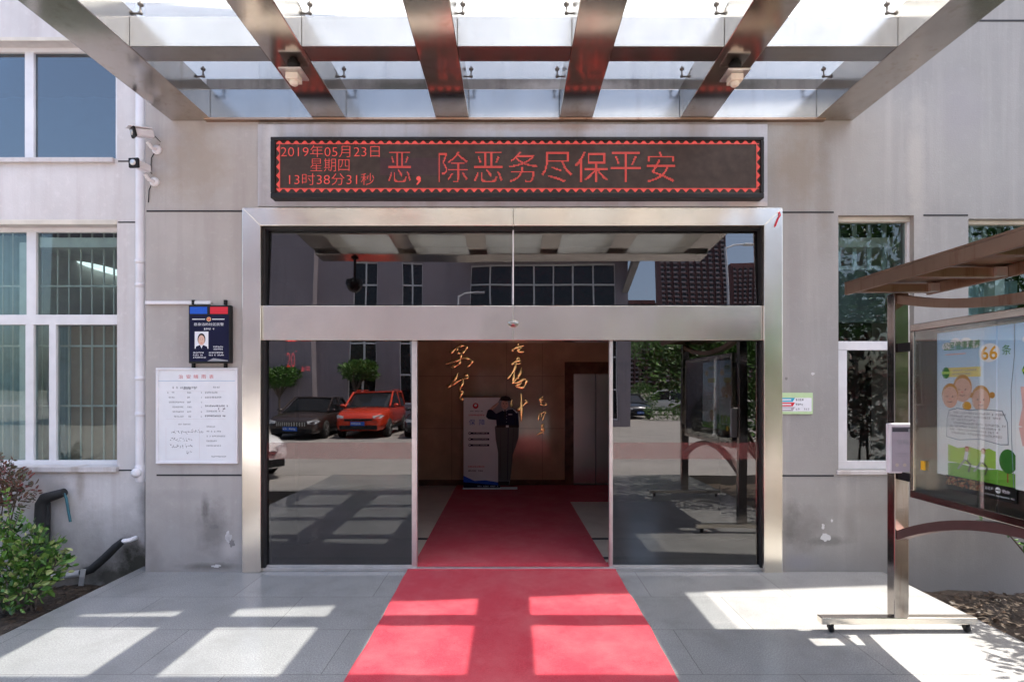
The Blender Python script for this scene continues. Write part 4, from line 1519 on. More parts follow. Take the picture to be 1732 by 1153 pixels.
def shrub(name, label, base, clumps, mat_, size, seed, ww=.5, stems=5, shoots=0):
    rnd = random.Random(seed)
    r = thing(name, label, 'shrub', base)
    q = MB()
    for (c, rad, n) in clumps:
        leaves(q, c, rad, int(n * .5), size, rnd, ww=ww, shell=.15)
        leaves(q, c, [r_ * 1.15 for r_ in rad], int(n * .35), size * .6, rnd, ww=ww * .9, shell=.5)
    tw = MB()
    for k in range(shoots):
        c, rad, n = clumps[k % len(clumps)]
        a0 = Vector(c)
        dr = Vector((rnd.uniform(-1, 1), rnd.uniform(-.8, .2), rnd.uniform(.1, 1))).normalized()
        ln = max(rad) * rnd.uniform(1.2, 1.9)
        p3 = [a0, a0 + dr * ln * .5 + Vector((0, 0, .01)), a0 + dr * ln]
        tw.tube(p3, [.005, .004, .002], 5)
        for e in range(7):
            f_ = .45 + .09 * e
            b0 = a0 + dr * ln * f_
            for sg in (-1, 1):
                d = (dr * .6 + dr.cross(Vector((0, 1, .3))).normalized() * sg + Vector((0, rnd.uniform(-.5, .2), rnd.uniform(-.2, .3)))).normalized()
                L = size * rnd.uniform(.45, .8)
                sd = d.cross(Vector((rnd.uniform(-.3, .3), 1, rnd.uniform(-.3, .3)))).normalized()
                q.add([b0, b0 + d * L * .4 + sd * L * ww * .5, b0 + d * L, b0 + d * L * .4 - sd * L * ww * .5], [(0, 1, 2, 3)])
    if shoots: tw.build('twig', M['bark'], r)
    q.build('foliage', mat_, r)
    q = MB()
    for i in range(stems):
        c = Vector(clumps[i % len(clumps)][0])
        b0 = Vector(base) + Vector((rnd.uniform(-.12, .12), rnd.uniform(-.08, .08), 0))
        m_ = (b0 + c) / 2 + Vector((rnd.uniform(-.06, .06), rnd.uniform(-.05, .05), 0))
        q.tube([b0, m_, c], [.012, .009, .005], 6)
    q.build('stem', M['bark'], r)
    return r


def A(px, py, y): return tuple(at(px, py, y))


shrub('variegated_shrub', 'bright green and cream variegated shrub at the lower left beside the granite', (X(35, -.45), -.45, -.2),
      [(A(20, 905, -.35), (.24, .2, .10), 150), (A(55, 930, -.4), (.24, .2, .13), 220), (A(10, 955, -.55), (.2, .2, .15), 200), (A(70, 960, -.45), (.2, .18, .12), 160),
       (A(20, 1000, -.6), (.25, .15, .14), 170), (A(95, 950, -.45), (.10, .1, .06), 40), (A(50, 985, -.5), (.22, .16, .12), 130), (A(-25, 930, -.5), (.25, .2, .2), 160)], M['leafv'], .08, 21, .55, 8, 18)
shrub('photinia_shrub', 'dark shrub with reddish young leaves standing at the left edge', (X(-20, -.1), -.1, -.2),
      [(A(5, 815, -.1), (.22, .2, .13), 260), (A(30, 830, -.1), (.15, .15, .10), 150), (A(5, 850, -.12), (.2, .2, .10), 180), (A(-30, 830, -.1), (.25, .2, .2), 200), (A(2, 795, -.1), (.08, .1, .08), 40)], M['leafr'], .06, 22, .4, 7, 12)
shrub('small_shrub', 'small leafy plant growing behind the display board by the right wall', (X(1800, -.3), -.3, -.2),
      [(A(1690, 884, -.3), (.12, .1, .06), 26), (A(1725, 890, -.35), (.15, .1, .08), 30), (A(1790, 900, -.4), (.3, .2, .2), 150), (A(1722, 915, -.3), (.08, .08, .04), 8)], M['leafg'], .075, 23, .5, 1)


def tree(name, label, base, trunk_h, crowns, size, seed, mat_, group=None, trunk_r=.07):
    rnd = random.Random(seed)
    r = thing(name, label, 'tree', base, group)
    B = Vector(base)
    q = MB()
    q.tube([B, B + Vector((.03, .02, trunk_h * .5)), B + Vector((0, 0, trunk_h))], [trunk_r, trunk_r * .8, trunk_r * .65], 10)
    for (c, rad, n) in crowns:
        c = B + Vector(c)
        q.tube([B + Vector((0, 0, trunk_h * .8)), (B + Vector((0, 0, trunk_h)) + c) / 2 + Vector((rnd.uniform(-.1, .1), 0, -.1)), c], [trunk_r * .5, trunk_r * .35, trunk_r * .15], 7)
    q.build('trunk', M['bark'], r)
    q = MB()
    for (c, rad, n) in crowns:
        leaves(q, B + Vector(c), rad, n, size, rnd, shell=.3)
    q.build('crown', mat_, r)
    return r


# tall bushes beyond the right edge that dapple the bed and the granite
tree('tall_bush', 'tall twiggy bush on the bed right of the display board', (4.9, -1.9, -.2), .5,
     [((-.45, .55, 1.75), (.45, .4, .35), 330), ((-.7, -.2, 2.0), (.5, .5, .38), 170), ((-.15, .2, 2.25), (.7, .7, .4), 420), ((.3, -.6, 1.7), (.6, .6, .5), 300), ((-.25, .9, 1.4), (.4, .35, .35), 260), ((-.75, -.55, 1.6), (.4, .4, .3), 110), ((.15, 1.25, 1.7), (.38, .4, .3), 300), ((.35, .95, 2.1), (.45, .4, .3), 300), ((.45, 1.5, 1.5), (.4, .3, .3), 260)],
     .11, 31, M['leafr'], None, .045)
tree('tall_bush', 'broad evergreen bush further out, shading the end of the granite', (4.6, -4.2, -.2), .6,
     [((-.7, 1.1, 2.3), (.9, .6, .4), 900), ((-1.1, .3, 2.6), (.9, .7, .4), 1000), ((-1.3, -.5, 2.4), (.9, .7, .45), 1000), ((-.2, .3, 2.7), (1.0, 1.0, .4), 900), ((-.6, -1.0, 2.0), (1.0, .6, .5), 800), ((-.2, 1.1, 1.6), (.7, .5, .6), 700), ((.3, -.2, 1.4), (.9, .9, .8), 900)],
     .12, 32, M['leafg'], None, .07)

# ------------------------------------------------------------------ display board on the right
PX, PY0, PY1 = 2.85, -1.27, -3.45
db = thing('display_board', 'steel framed glazed display board on castors with a rusty brown roof', 'display board', (PX, -2.36, 0))
for y in (PY0, PY1):
    q = MB(); q.box(PX - .053, PX + .053, y - .04, y + .04, .115, 2.49); q.build('post', M['steel_d'], db, bevel=.006)
    b = MB(); b.box(PX - .58, PX + .56, y - .035, y + .035, .065, .114); b = b.build('base_bar', M['steel'], db, bevel=.005)
    for dx_ in (-.5, .5):
        q = MB(); q.lathe([(.006, -.012), (.024, -.011), (.026, 0), (.024, .011), (.006, .012)], (PX + dx_, y - .01, .026), (1, 0, 0), 16)
        q.box(PX + dx_ - .016, PX + dx_ - .013, y - .02, y + .015, .026, .064); q.box(PX + dx_ + .013, PX + dx_ + .016, y - .02, y + .015, .026, .064)
        q.build('castor', M['black'], b)


def arc(z0, dz, n=20):
    out = []
    for i in range(n + 1):
        y = PY0 + (PY1 - PY0) * i / n
        u_ = (y - (PY0 + PY1) / 2) / ((PY0 - PY1) / 2)
        out.append((PX, y, z0 + dz * (1 - u_ * u_)))
    return out


q = MB(); q.sqtube(arc(2.455, -.16), .035, .03, (1, 0, 0)); q.build('top_arch', M['rust_steel'], db)
q = MB(); q.sqtube(arc(.70, .30), .035, .03, (1, 0, 0)); q.build('bottom_arch', pm('dull_brown_steel', (.13, .075, .07), .38, .5), db)
BY0, BY1, BZ0, BZ1 = -1.46, -3.26, 1.03, 2.24
q = MB()
q.box(PX - .055, PX + .055, BY1, BY0, BZ1 - .05, BZ1, 0); q.box(PX - .055, PX + .055, BY1, BY0, BZ0, BZ0 + .05, 1)
q.box(PX - .055, PX + .055, BY0 - .035, BY0, BZ0 + .05, BZ1 - .05, 0); q.box(PX - .055, PX + .055, BY1, BY1 + .035, BZ0 + .05, BZ1 - .05, 0)
q.build('case_frame', [M['steel_b'], M['steel_d']], db, bevel=.004)
q = MB(); q.box(PX + .03, PX + .045, BY1 + .036, BY0 - .036, BZ0 + .051, BZ1 - .051); q.build('back_panel', M['steel_c'], db)
for a, b_ in ((BY0 - .036, -2.12), (-2.13, BY1 + .036)):
    q = MB(); q.box(PX - .052, PX - .047, b_, a, BZ0 + .051, BZ1 - .051); q.build('glass_door', M['glass_c'], db)
for z_ in (2.06, 1.13):
    for a, b_ in ((BY0, PY0 - .04), (PY1 + .04, BY1)):
        q = MB(); q.box(PX - .03, PX + .03, a, b_, z_, z_ + .06); q.build('connector', M['black'], db)
q = MB(); q.box(PX - .062, PX - .053, -1.60, -1.57, 1.24, 1.30); q.build('lock', ink('yellow_tag', (.75, .42, .03)), db)
# roof: two side rails, cross members, a thin sheet on top
RX0, RX1, RY0, RY1 = PX - .345, PX + .30, PY0 + .08, PY1 - .2
rf = MB()
rf.box(RX0, RX1 + .02, RY1, RY0, 2.575, 2.59)
rf = rf.build('roof', M['rust_steel'], db)
for (xa, xb) in ((RX0, RX0 + .03), (RX1 - .03, RX1)):
    q = MB(); q.box(xa, xb, RY1, RY0, 2.495, 2.574); q.build('roof_rail', M['rust_steel'], rf, bevel=.004)
for y in (PY0, -1.8, -2.36, -2.9, PY1):
    q = MB(); q.box(RX0 + .031, RX1 - .031, y - .03, y + .03, 2.50, 2.56); q.build('crossbar', M['rust_steel'], rf, bevel=.004)
    q = MB(); q.box(RX1 - .10, RX1 - .032, y - .055, y - .031, 2.50, 2.56); q.build('bracket', M['alu'], rf)
# letter box hung on the far post
lb = thing('letter_box', 'small white framed grey letter box hung on the display board post', 'letter box', (PX, PY0 - .05, 1.2))
ym = PY0 - .085
q = MB(); q.box(X(1505, ym), X(1551, ym), ym, PY0 - .042, Z(800, ym), Z(716, ym)); q.build('box', M['pvc'], lb, bevel=.006)
s = Sheet((X(1505, ym), ym - .0015, Z(800, ym)), (1, 0, 0), (0, 0, 1))
k_ = (ym + D) / F
s.rect(3 * k_, 3 * k_, 38 * k_, 79 * k_, 0); s.rect(4 * k_, 70 * k_, 36 * k_, 77 * k_, 1, .0006); s.rect(31 * k_, 70 * k_, 36 * k_, 75 * k_, 2, .0012)
s.text('信箱', 12 * k_, 49 * k_, 9 * k_, 2, .0006); s.marks(9 * k_, 32 * k_, 18 * k_, 2.5 * k_, 2, .0006); s.marks(10 * k_, 28 * k_, 15 * k_, 1.5 * k_, 2, .0006)
s.disc(12 * k_, 14 * k_, 3 * k_, m=3, l=.0006); s.disc(25 * k_, 14 * k_, 3 * k_, m=3, l=.0006)
s.build('front_print', [ink('lilac_grey', (.36, .33, .38)), M['dk'], M['gk'], ink('pale_tan', (.48, .42, .36))], lb)


# posters in the case: read along -y, facing -x
def poster(name, label, y0, wd, z0, z1, lift, kind):
    r = thing(name, label, 'poster', (PX, y0, z0), 'health posters in the display case')
    xb = PX + .028 - lift
    q = MB(); q.box(xb - .0015, xb, y0 - wd, y0, z0, z1); q.build('sheet', M['poster'], r)
    s = Sheet((xb - .0018, y0, z0), (0, -1, 0), (0, 0, 1))
    h = z1 - z0
    mats = [ink('p_green', (.04, .20, .02)), ink('p_orange', (.72, .36, .03)), M['wh'], ink('p_yellow', (.72, .60, .22)), M['skin'], ink('p_hair', (.50, .26, .07)), M['gk'],
            ink('p_grass', (.16, .38, .05)), ink('p_tree', (.04, .18, .03)), M['black'], M['red'], ink('p_pink', (.75, .45, .42)), ink('p_brown', (.30, .08, .04)), ink('p_lime', (.36, .58, .10)), M['dk'], ink('p_edge', (.22, .28, .34))]

    def P(a, b_): return (a * wd, b_ * h)
    # white clouds behind the title
    for a, b_, rr in ((.14, .90, .05), (.26, .925, .05), (.40, .915, .06), (.52, .90, .05)): s.disc(a * wd, b_ * h, rr * h * .8, rr * h * .55, 2, .0004)
    s.text('公民健康素养', .095 * wd, .868 * h, .060 * h, 0, .0009, wide=.50 * wd, off=.012)
    s.disc(.70 * wd, .835 * h, .13 * wd, .06 * h, 2, .0005)
    s.text('66', .60 * wd, .79 * h, .088 * h, 1, .0009, wide=.20 * wd, off=.02)
    s.text('条', .85 * wd, .815 * h, .062 * h, 0, .0009)
    s.rect(.12 * wd, .838 * h, .40 * wd, .846 * h, 11, .0006)
    s.disc(.13 * wd, .715 * h, .055 * wd, .04 * h, 0, .0009); s.rect(.07 * wd, .707 * h, .19 * wd, .725 * h, 13, .0012)
    s.rect(.16 * wd, .685 * h, .60 * wd, .75 * h, 3, .0005); s.marks(.22 * wd, .722 * h, .33 * wd, .016 * h, 6, .0008); s.marks(.22 * wd, .698 * h, .25 * wd, .016 * h, 6, .0008)
    if kind == 1:
        def kid(a, b_, rr, hr, tails, L=0.0):
            s.disc(a * wd, (b_ + .012) * h, rr * wd * 1.06, rr * wd * 1.25, hr, .0008 + L)
            s.disc(a * wd, (b_ - .004) * h, rr * wd, rr * wd * 1.15, 4, .0010 + L)
            for e in (-.35, .35): s.disc((a + e * rr) * wd, (b_ + .0) * h, .009 * wd, m=14, l=.0012 + L, n=8)
            s.disc((a) * wd, b_ * h - rr * wd * .25, .008 * wd, m=10, l=.0012 + L, n=8)
            s.line([((a - .3 * rr) * wd, b_ * h - rr * wd * .5), (a * wd, b_ * h - rr * wd * .62), ((a + .3 * rr) * wd, b_ * h - rr * wd * .5)], .006 * wd, 14, .0012 + L)
            if tails:
                for e in (-1.25, 1.25): s.disc((a + e * rr) * wd, (b_ + .03) * h, .035 * wd, m=5, l=.0008, n=10)
        kid(.36, .60, .12, 5, False); kid(.19, .55, .11, 5, False, .0005); kid(.60, .535, .11, 5, True, .0005)
        s.disc(.42 * wd, .49 * h, .06 * wd, .03 * h, 1, .0007)
        s.pol([P(.14, .27), P(.30, .255), P(.60, .275), P(.84, .255), P(.93, .26), P(.92, .40), P(.86, .47), P(.60, .475), P(.45, .465), P(.30, .475), P(.18, .46), P(.15, .40)], 15, .0021)
        s.pol([P(.148, .274), P(.30, .26), P(.60, .28), P(.84, .26), P(.922, .266), P(.912, .40), P(.853, .465), P(.60, .469), P(.45, .459), P(.30, .469), P(.187, .454), P(.158, .40)], 2, .0023)
        for k in range(7): s.marks((.24 if k in (0, 3) else .19) * wd, (.435 - .023 * k) * h, (.66 if k != 2 else .35) * wd, .015 * h, 6, .0026)
        s.pol([P(.16, .0), P(1, .0), P(1, .09), P(.8, .10), P(.6, .08), P(.3, .10), P(.16, .09)], 7, .0005)
        s.pol([P(.16, .10), P(.78, .10), P(.78, .21), P(.70, .225), P(.6, .205), P(.45, .22), P(.3, .20), P(.16, .22)], 13, .0004)
        s.disc(.92 * wd, .16 * h, .10 * wd, .075 * h, 8, .0008); s.rect(.91 * wd, .03 * h, .925 * wd, .10 * h, 12, .0007)
        for a in (.42, .63):
            s.disc(a * wd, .205 * h, .03 * wd, m=12, l=.0009, n=10); s.disc(a * wd, .197 * h, .024 * wd, m=4, l=.0011, n=10)
            s.line([P(a, .185), P(a - .02, .13)], .045 * wd, 2, .0008)
            s.line([P(a - .02, .135), P(a + .05, .10), P(a + .02, .05)], .022 * wd, 14, .0007); s.line([P(a - .02, .135), P(a - .08, .09), P(a - .12, .06)], .022 * wd, 6, .0007)
    else:
        s.line([P(.10, .62), P(.12, .5), P(.08, .38), P(.12, .27)], .09 * wd, 11, .0007)
        for k in range(7): s.marks(.22 * wd, (.52 - .045 * k) * h, .70 * wd, .02 * h, 10 if k < 3 else 6, .0008)
        s.disc(.32 * wd, .20 * h, .14 * wd, .085 * h, 5, .0009); s.disc(.33 * wd, .185 * h, .11 * wd, .07 * h, 4, .0012)
        s.disc(.30 * wd, .19 * h, .012 * wd, m=14, l=.0015, n=8); s.disc(.37 * wd, .19 * h, .012 * wd, m=14, l=.0015, n=8)
        s.pol([P(.16, .0), P(1, .0), P(1, .09), P(.6, .08), P(.3, .11), P(.16, .10)], 7, .0005)
    s.line([P(.985, 0), P(.96, .3), P(.955, .6), P(.99, .8), P(.99, 1)], .008 * wd, 15, .001)
    o = s.build('print', mats, r)
    q = MB()
    return r


def poster_mat():
    m, t, b = new_mat('pale_blue_poster')
    p = pos(t)
    sx = N(t, "ShaderNodeSeparateXYZ"); t.links.new(p, sx.inputs[0])
    mr = N(t, "ShaderNodeMapRange"); mr.inputs[1].default_value = 1.55; mr.inputs[2].default_value = 2.1
    t.links.new(sx.outputs[2], mr.inputs[0])
    c = mix(t, mr.outputs[0], (.80, .83, .85), (.33, .54, .80))
    c = mix(t, ramp(t, noise(t, p, 5, 3), .4, .8, cb=(.3, .3, .3, 1)), c, (.62, .72, .82))
    t.links.new(c, b.inputs["Base Color"]); b.inputs["Roughness"].default_value = .5
    return m


M['poster'] = poster_mat()
poster('poster', 'pale blue health poster with cartoon children and a green meadow, nearest the letter box', -1.60, .56, 1.22, 2.165, 0, 1)
poster('poster', 'pale blue health poster with red headed cartoon child at the right edge of the photo', -2.165, .56, 1.22, 2.165, .004, 2)
tp = thing('poster', 'narrow black strip poster with white print along the foot of the meadow poster', 'poster', (PX, -1.7, 1.14), 'health posters in the display case')
xb = PX + .028 - .004
q = MB(); q.box(xb - .0015, xb, -2.17, -1.68, 1.135, 1.225); q.build('sheet', M['black'], tp)
s = Sheet((xb - .0018, -1.68, 1.135), (0, -1, 0), (0, 0, 1))
r_ = random.Random(9)
for _ in range(170): s.disc(r_.uniform(.0, .27), r_.uniform(.03, .085), r_.uniform(.003, .008), m=r_.choice((0, 1, 2)), l=.0004 + r_.uniform(0, .0005), n=6)
s.marks(.29, .05, .06, .02, 3, .0005); s.disc(.375, .058, .018, m=3, l=.0006); s.rect(.36, .055, .39, .06, 4, .001); s.marks(.40, .05, .06, .02, 3, .0005); s.marks(.28, .02, .2, .008, 3, .0005)
s.build('print', [ink('f_brown', (.16, .07, .03)), ink('f_red', (.25, .05, .03)), ink('f_tan', (.35, .2, .1)), M['wh'], M['black']], tp)

# ------------------------------------------------------------------ the yard behind the camera (seen mirrored in the glass)
carmats = {}


def car_paint(name, col, metal=.3):
    return pm(name, col, .22, metal, var=.04, scale=3, coat=.6)


M['tyre'] = pm('tyre', (.02, .02, .02), .8)
M['rim'] = pm('alloy', (.6, .6, .6), .3, .8)
M['carglass'] = pm('car_glass', (.012, .014, .016), .05)
M['lampglass'] = pm('lamp_glass', (.55, .57, .6), .1)
M['plate'] = ink('blue_plate', (.03, .12, .5))


def car(label, loc, rz, paint, suv=False, chrome=False):
    root = thing('parked_car', label, 'car', (0, 0, 0), 'cars parked in the yard')
    L, Wd, Hh = (4.2, 1.78, 1.66) if suv else (4.65, 1.80, 1.46)
    hood, belt, zb = (1.04, 1.08, .28) if suv else (.88, .93, .2)
    hl = L / 2

    def ring(x, w_, zlo, zhi):
        h = w_ / 2
        half = [(0, zlo), (h * .8, zlo), (h * .95, zlo + .07), (h, zlo + (zhi - zlo) * .4), (h * .985, zlo + (zhi - zlo) * .75), (h * .93, zhi - .03), (h * .8, zhi + .01), (0, zhi + .04)]
        return [(x, y, z) for y, z in half] + [(x, -y, z) for y, z in half[-2:0:-1]]
    body = MB()
    st_ = [(-hl, Wd * .80, zb + .15, belt - .12), (-hl + .08, Wd * .93, zb + .05, belt - .02), (-hl + .6, Wd, zb, belt + .02), (-.6, Wd, zb, belt), (hl - 1.45, Wd, zb, belt - .02),
           (hl - 1.15, Wd * .99, zb, hood + .01), (hl - .5, Wd * .97, zb, hood - .06), (hl - .15, Wd * .90, zb, hood - .16), (hl - .02, Wd * .80, zb + .08, hood - .28), (hl, Wd * .72, zb + .12, hood - .34)]
    body.loft([ring(*q_) for q_ in st_])
    bo = body.build('body', paint, root)
    # greenhouse
    r0, r1 = -hl + (.25 if suv else .55), hl - 1.25
    t0, t1 = -hl + (.55 if suv else 1.25), hl - (2.05 if suv else 2.15)

    def gring(x, w_, z0_, z1_):
        h = w_ / 2
        half = [(0, z0_), (h, z0_), (h * .93, z0_ + (z1_ - z0_) * .5), (h * .82, z1_ - .03), (h * .7, z1_), (0, z1_ + .02)]
        return [(x, y, z) for y, z in half] + [(x, -y, z) for y, z in half[-2:0:-1]]
    gh = MB()
    bz = belt - .02
    gh.loft([gring(r0, Wd * .9, bz, bz + .06), gring(t0, Wd * .95, bz, Hh - .03), gring((t0 + t1) / 2, Wd * .96, bz, Hh - .01), gring(t1, Wd * .95, bz, Hh - .04), gring(r1, Wd * .9, bz, bz + .05)], smooth=False)
    gh.build('windows', M['carglass'], root)
    rf_ = MB()
    h = Wd * .96 / 2 * .84
    rf_.prism([(t0 - .05, -h * .96, Hh - .03), (t1 + .05, -h * .96, Hh - .04), (t1 + .05, h * .96, Hh - .04), (t0 - .05, h * .96, Hh - .03)], (0, 0, .05))
    for sg in (-1, 1):
        rf_.tube([(r1 + .02, sg * Wd * .45, bz + .04), (t1, sg * h, Hh - .02)], .045, 8)
        rf_.tube([(r0, sg * Wd * .44, bz + .04), (t0, sg * h, Hh - .02)], .06, 8)
        rf_.tube([((t0 + t1) / 2, sg * Wd * .475, bz), ((t0 + t1) / 2, sg * h, Hh - .02)], .035, 8)
        if suv: rf_.tube([(t0, sg * h * .95, Hh + .06), (t1 - .1, sg * h * .95, Hh + .06)], .02, 6)
    rf_.build('roof', paint, root, bevel=.015)
    for x in (hl - .88, -hl + .82):
        for sg in (-1, 1):
            R_ = .34 if suv else .32
            y = sg * (Wd / 2 - .08)
            a = MB(); a.lathe([(R_ * .62, -.1), (R_ * .95, -.105), (R_, -.07), (R_, .07), (R_ * .95, .105), (R_ * .62, .1)], (x, y, R_), (0, sg, 0), 24)
            wh = a.build('wheel', M['tyre'], root)
            a = MB(); a.lathe([(R_ * .62, .09), (R_ * .66, .1), (R_ * .6, .085), (R_ * .5, .03)], (x, y, R_), (0, sg, 0), 20)
            for k in range(5):
                an = k * 2 * math.pi / 5
                d = Vector((math.cos(an), 0, math.sin(an)))
                c_ = Vector((x, y + sg * .09, R_))
                a.sqtube([c_, c_ + d * R_ * .64], .025, .02, Vector((0, sg, 0)).cross(d))
            a.build('rim', M['rim'], wh)
            a = MB(); a.lathe([(R_ * 1.13, -.02), (R_ * 1.13, .02)], (x, sg * (Wd / 2 - .055), R_ + .02), (0, sg, 0), 24); a.build('wheel_arch', M['black'], root)
    for sg in (-1, 1):
        a = MB()
        zc = hood - .25
        a.prism([(hl - .30, sg * Wd * .47, zc + .02), (hl - .10, sg * Wd * .42, zc + .07), (hl - .03, sg * Wd * .27, zc + .02), (hl - .01, sg * Wd * .28, zc - .06), (hl - .08, sg * Wd * .42, zc - .06)], (.03, 0, .0))
        a.build('headlight', M['lampglass'], root, bevel=.01)
        a = MB(); a.sphere((r1 - .25, sg * (Wd / 2 + .09), belt + .06), (.07, .11, .07), 12, 8); a.build('wing_mirror', paint, root)
        a = MB(); a.box(-hl + .9, hl - 1.2, sg * (Wd / 2 - .0), sg * (Wd / 2 + .008), zb + .02, zb + .12); a.build('sill_trim', M['black'], root)
    a = MB()
    gz = hood - .30
    a.box(hl - .03, hl + .025, -Wd * .26, Wd * .26, gz - .10, gz + .05 if chrome else gz - .02)
    a.box(hl - .05, hl + .03, -Wd * .36, Wd * .36, zb + .05, zb + .2)
    gr = a.build('grille', M['black'], root, bevel=.01)
    if chrome:
        a = MB()
        for k in range(13):
            y = -Wd * .24 + Wd * .48 * k / 12
            a.box(hl + .02, hl + .035, y - .014, y + .014, gz - .09, gz + .04)
        a.build('grille_bars', M['rim'], gr)
    a = MB(); a.box(hl + .03, hl + .04, -.22, .22, gz - .26, gz - .12); pl = a.build('number_plate', M['plate'], root)
    s_ = Sheet((hl + .041, -.22, gz - .26), (0, 1, 0), (0, 0, 1)); s_.marks(.04, .04, .36, .07, 0, .0004, random.Random(len(label))); s_.build('plate_print', M['wh'], pl)
    root.location = loc
    root.rotation_euler = (0, 0, rz)
    return root


up90 = math.radians(90)
ZR = -.02
# real y of a thing standing on the yard whose mirrored foot is seen at photo row py
def ry(py): return 2 * YG + D - EYE * F / (py - 655)
def RX(px, y): return (px - 866) * (2 * YG - y + D) / F


for (lab, pxc, fy, paint, suv, chrome, rot) in (
        ('dark brown saloon car with chrome grille seen mirrored in the left door glass', 492, -13.0, car_paint('dark_brown_paint', (.045, .032, .03)), False, True, 0),
        ('bright red compact off-roader with blue number plate mirrored in the left door glass', 607, -13.55, car_paint('red_paint', (.62, .05, .02)), True, False, 0),
        ('dark grey car parked right of the red one in the yard', 722, -13.4, car_paint('dark_grey_paint', (.03, .035, .045)), False, False, 0)):
    Lh = 2.1 if suv else 2.325
    car(lab, (RX(pxc, fy), fy - Lh, ZR), up90, paint, suv, chrome)
car('white saloon car standing across the left end of the paving', (-6.85, -6.2, ZR), math.radians(35), car_paint('white_paint', (.75, .75, .76), 0), False, False)
car('black saloon car parked in the far yard beyond the display board', (RX(1075, -25.5), -27.8, ZR), up90 - .12, car_paint('black_paint_car', (.02, .025, .035)), False, False)
car('white hatchback parked behind the low hedge in the far yard', (RX(1120, -31), -31.5, ZR), math.radians(200), car_paint('white_paint_far', (.75, .76, .78), 0), True, False)

YB = -19.6
ob = thing('opposite_building', 'lavender office block facing the entrance across the yard', 'building', (-4, YB, 0))
obx1 = 5.5
q = MB()
wins = [(-13.6, -11.9), (RX(592, YB), RX(634, YB)), (RX(676, YB), RX(714, YB))]
hol = []
for a, b_ in wins: hol += [(a, b_, 1.0, 5.2), (a, b_, 6.5, 9.4)]
hol.append((-1.95, 4.9, 6.7, 9.3)); hol.append((-1.95, 4.9, .3, 4.6))
wall_with_holes(q, -22, obx1, -.39, 11.5, YB - .3, YB, hol)
q.box(-22, obx1, -30, YB - .3, 11.2, 11.5)
q.box(obx1 - .3, obx1, -30, YB - .301, -.39, 11.19)
ow = painted_wall('opposite_masonry', (.29, .255, .285), (.2, .18, .2))
q.build('wall', ow, ob)
q = MB(); q.box(-11.3, -9.2, YB + .001, YB + .55, -.39, 11.4); q.build('pillar', ow, ob)
q = MB(); q.box(-2.3, obx1 + .5, YB + .002, YB + 1.3, 9.65, 10.0); q.prism([(obx1 + .5, YB + 1.3, 9.65), (obx1 + .5, YB + .01, 9.65), (obx1 + .01, YB + .01, 7.9)], (-.3, 0, 0)); q.build('eave', M['conc'], ob)
for (a, b_, z0_, z1_) in hol:
    f_ = MB()
    f_.box(a, b_, YB - .12, YB - .06, z1_ - .07, z1_); f_.box(a, b_, YB - .12, YB - .06, z0_, z0_ + .07)
    n = max(2, round((b_ - a) / .95))
    for k in range(n + 1):
        x = a + (b_ - a) * k / n
        f_.box(max(a, x - .035), min(b_, x + .035), YB - .118, YB - .062, z0_ + .07, z1_ - .07)
    for zz in ([z0_ + (z1_ - z0_) * .62] if z1_ - z0_ < 3.5 else [z0_ + (z1_ - z0_) * .33, z0_ + (z1_ - z0_) * .68]):
        f_.box(a + .035, b_ - .035, YB - .116, YB - .064, zz - .035, zz + .035)
    wn = f_.build('window', M['frame'], ob)
    p_ = MB(); p_.box(a, b_, YB - .15, YB - .14, z0_, z1_); p_.build('pane', M['carglass'], wn)

# tower blocks far behind the yard
tb_m = pm('tower_brick', (.20, .10, .10), .8, var=.2, scale=.2)
tb_b = pm('tower_bands', (.34, .30, .33), .8, var=.1)


def tower(label, x0, x1, y, h, seed):
    r = thing('tower_block', label, 'building', ((x0 + x1) / 2, y, 0), 'tower blocks beyond the yard')
    q = MB(); q.box(x0, x1, y - 14, y, -.39, h, 0)
    n = max(2, int((x1 - x0) / 4))
    bw = (x1 - x0) / n
    for k in range(n):
        q.box(x0 + (k + .12) * bw, x0 + (k + .62) * bw, y, y + 1.3, 0, h - 2 * (k % 2), 0)
    q.box(x0 + 1, x1 - 2, y - 10, y - 3, h, h + 3, 0)
    q.build('wall', tb_m, r)
    q = MB()
    for fl in range(int(h / 3)):
        for k in range(n):
            q.box(x0 + (k + .10) * bw, x0 + (k + .64) * bw, y + 1.301, y + 1.5, fl * 3 + .1, fl * 3 + .95)
    q.build('balcony', tb_b, r)
    q = MB()
    for fl in range(int(h / 3)):
        for k in range(n):
            q.box(x0 + (k + .16) * bw, x0 + (k + .58) * bw, y + 1.302, y + 1.36, fl * 3 + 1.0, fl * 3 + 2.6)
            q.box(x0 + (k + .70) * bw, x0 + (k + .92) * bw, y + .002, y + .06, fl * 3 + .9, fl * 3 + 2.4)
    q.build('windows', M['carglass'], r)
    return r


def TX(px, y): return (px - 866) * (-y + 2 * YG + D) / F


tower('tallest red brown tower block with white balcony bands', TX(1124, -330), TX(1236, -330), -330, 141, 1)
tower('lower red brown tower block at the far right of the transom glass', TX(1243, -345), TX(1420, -345), -345, 112, 2)
tower('distant low brick block left of the tallest tower', TX(1060, -360), TX(1119, -360), -360, 90, 3)

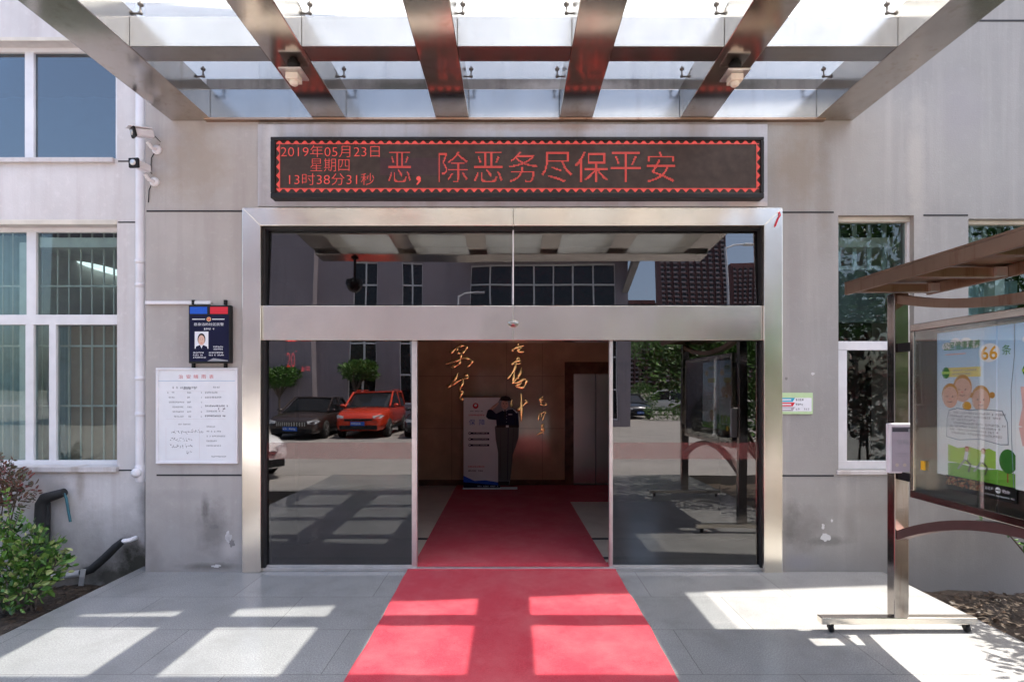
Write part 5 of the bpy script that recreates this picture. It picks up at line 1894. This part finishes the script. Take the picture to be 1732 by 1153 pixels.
for i, (px, y, h, lab) in enumerate(((772, -15.0, 6.6, 'slim white lamp post in front of the lavender block'), (1234, -15.0, 8.5, 'slim cream lamp post at the right of the yard'))):
    x = TX(px, y)
    r = thing('lamp_post', lab, 'lamp post', (x, y, -.02), 'lamp posts in the yard')
    q = MB(); q.tube([(x, y, -.02), (x, y, h)], [.07, .04], 12); q.lathe([(.14, 0), (.14, .04), (.08, .1)], (x, y, -.02)); q.build('pole', M['pvc'], r)
    q = MB(); q.tube([(x, y, h - .05), (x + .3, y, h + .08), (x + .7, y, h + .1)], .03, 8); q.build('arm', M['pvc'], r)
    q = MB(); q.obox((x + .9, y, h + .09), (.45, .16, .07), Matrix.Identity(3)); q.build('lamp_head', M['alu'], r, bevel=.02)


def ball_tree(label, px, y, zc, rad, seed):
    x = TX(px, y)
    rx, rz_ = rad
    rn = random.Random(seed)
    cl = [((0, 0, zc), (rx * .7, rx * .7, rz_ * .7), 700)]
    for k in range(11):
        a = rn.uniform(0, 6.28); q_ = rn.uniform(.45, .85)
        cl.append(((rx * q_ * math.cos(a), rx * q_ * math.sin(a), zc + rz_ * rn.uniform(-.45, .6)), (rx * .36, rx * .36, rz_ * .36), 190))
    return tree('clipped_tree', label, (x, y, -.02), zc - rz_ * .9, cl, .13, seed, M['leafg'], 'clipped trees along the opposite block')


ball_tree('rounded clipped tree behind the dark brown saloon', 474, -18.6, 2.3, (.85, .62), 41)
ball_tree('flat topped clipped tree behind the red off-roader', 604, -18.5, 2.6, (.95, .62), 42)
tree('round_bush', 'round green bush behind the black saloon in the far yard', (TX(1087, -30), -30, -.02), .5, [((0, 0, 1.3), (1.1, 1.0, .9), 1500)], .14, 43, M['leafg'], None, .06)
for i, (px, y, h) in enumerate(((1050, -42, 8), (1082, -45, 9), (1122, -40, 8.5), (1190, -38, 7.5), (1255, -44, 9))):
    tree('street_tree', ('thin leafy tree %s' % ('behind the black saloon', 'between the lamp post and the hedge', 'left of the far display post', 'behind the display board', 'at the far right of the yard')[i]), (TX(px, y), y, -.02), h * .45,
         [((0, 0, h * .75), (1.5, 1.5, 1.5), 260), ((-.8, 0, h * .6), (1.0, 1.0, .8), 110), ((.9, .3, h * .62), (1.0, 1.0, .9), 110)], .28, 50 + i, M['leafg'], 'street trees behind the yard', .14)
for i, (x, y, h, lab) in enumerate(((16.5, -20, 12, 'tall dense tree added far right of the yard to darken the right window reflections'), (23.8, -20.5, 11, 'second tall dense tree added to darken the right window reflections'))):  # added trees that block the bright sky mirrored in the right windows
    tree('reflection_tree', lab, (x, y, -.02), h * .3, [((0, 0, h * .62), (2.6, 2.2, h * .3), 1100), ((-1.2, .4, h * .45), (1.6, 1.5, 1.6), 450), ((1.2, .2, h * .5), (1.6, 1.5, 1.7), 450), ((.2, .3, h * .82), (1.6, 1.4, 1.6), 450)], .38, 70 + i, M['leafg'], 'trees added for the right window reflections', .2)
q = MB(); rnd = random.Random(77)
hx0, hx1 = TX(1096, -24), TX(1300, -24)
for k in range(16): leaves(q, (hx0 + (hx1 - hx0) * (k + .5) / 16, -24.5, .38), ((hx1 - hx0) / 24, .5, .42), 220, .1, rnd, shell=.3)
hg = q.build('hedge', M['leafg'])
tag(hg, 'low clipped hedge along the far side of the yard', 'hedge')

bpy.context.view_layer.update()
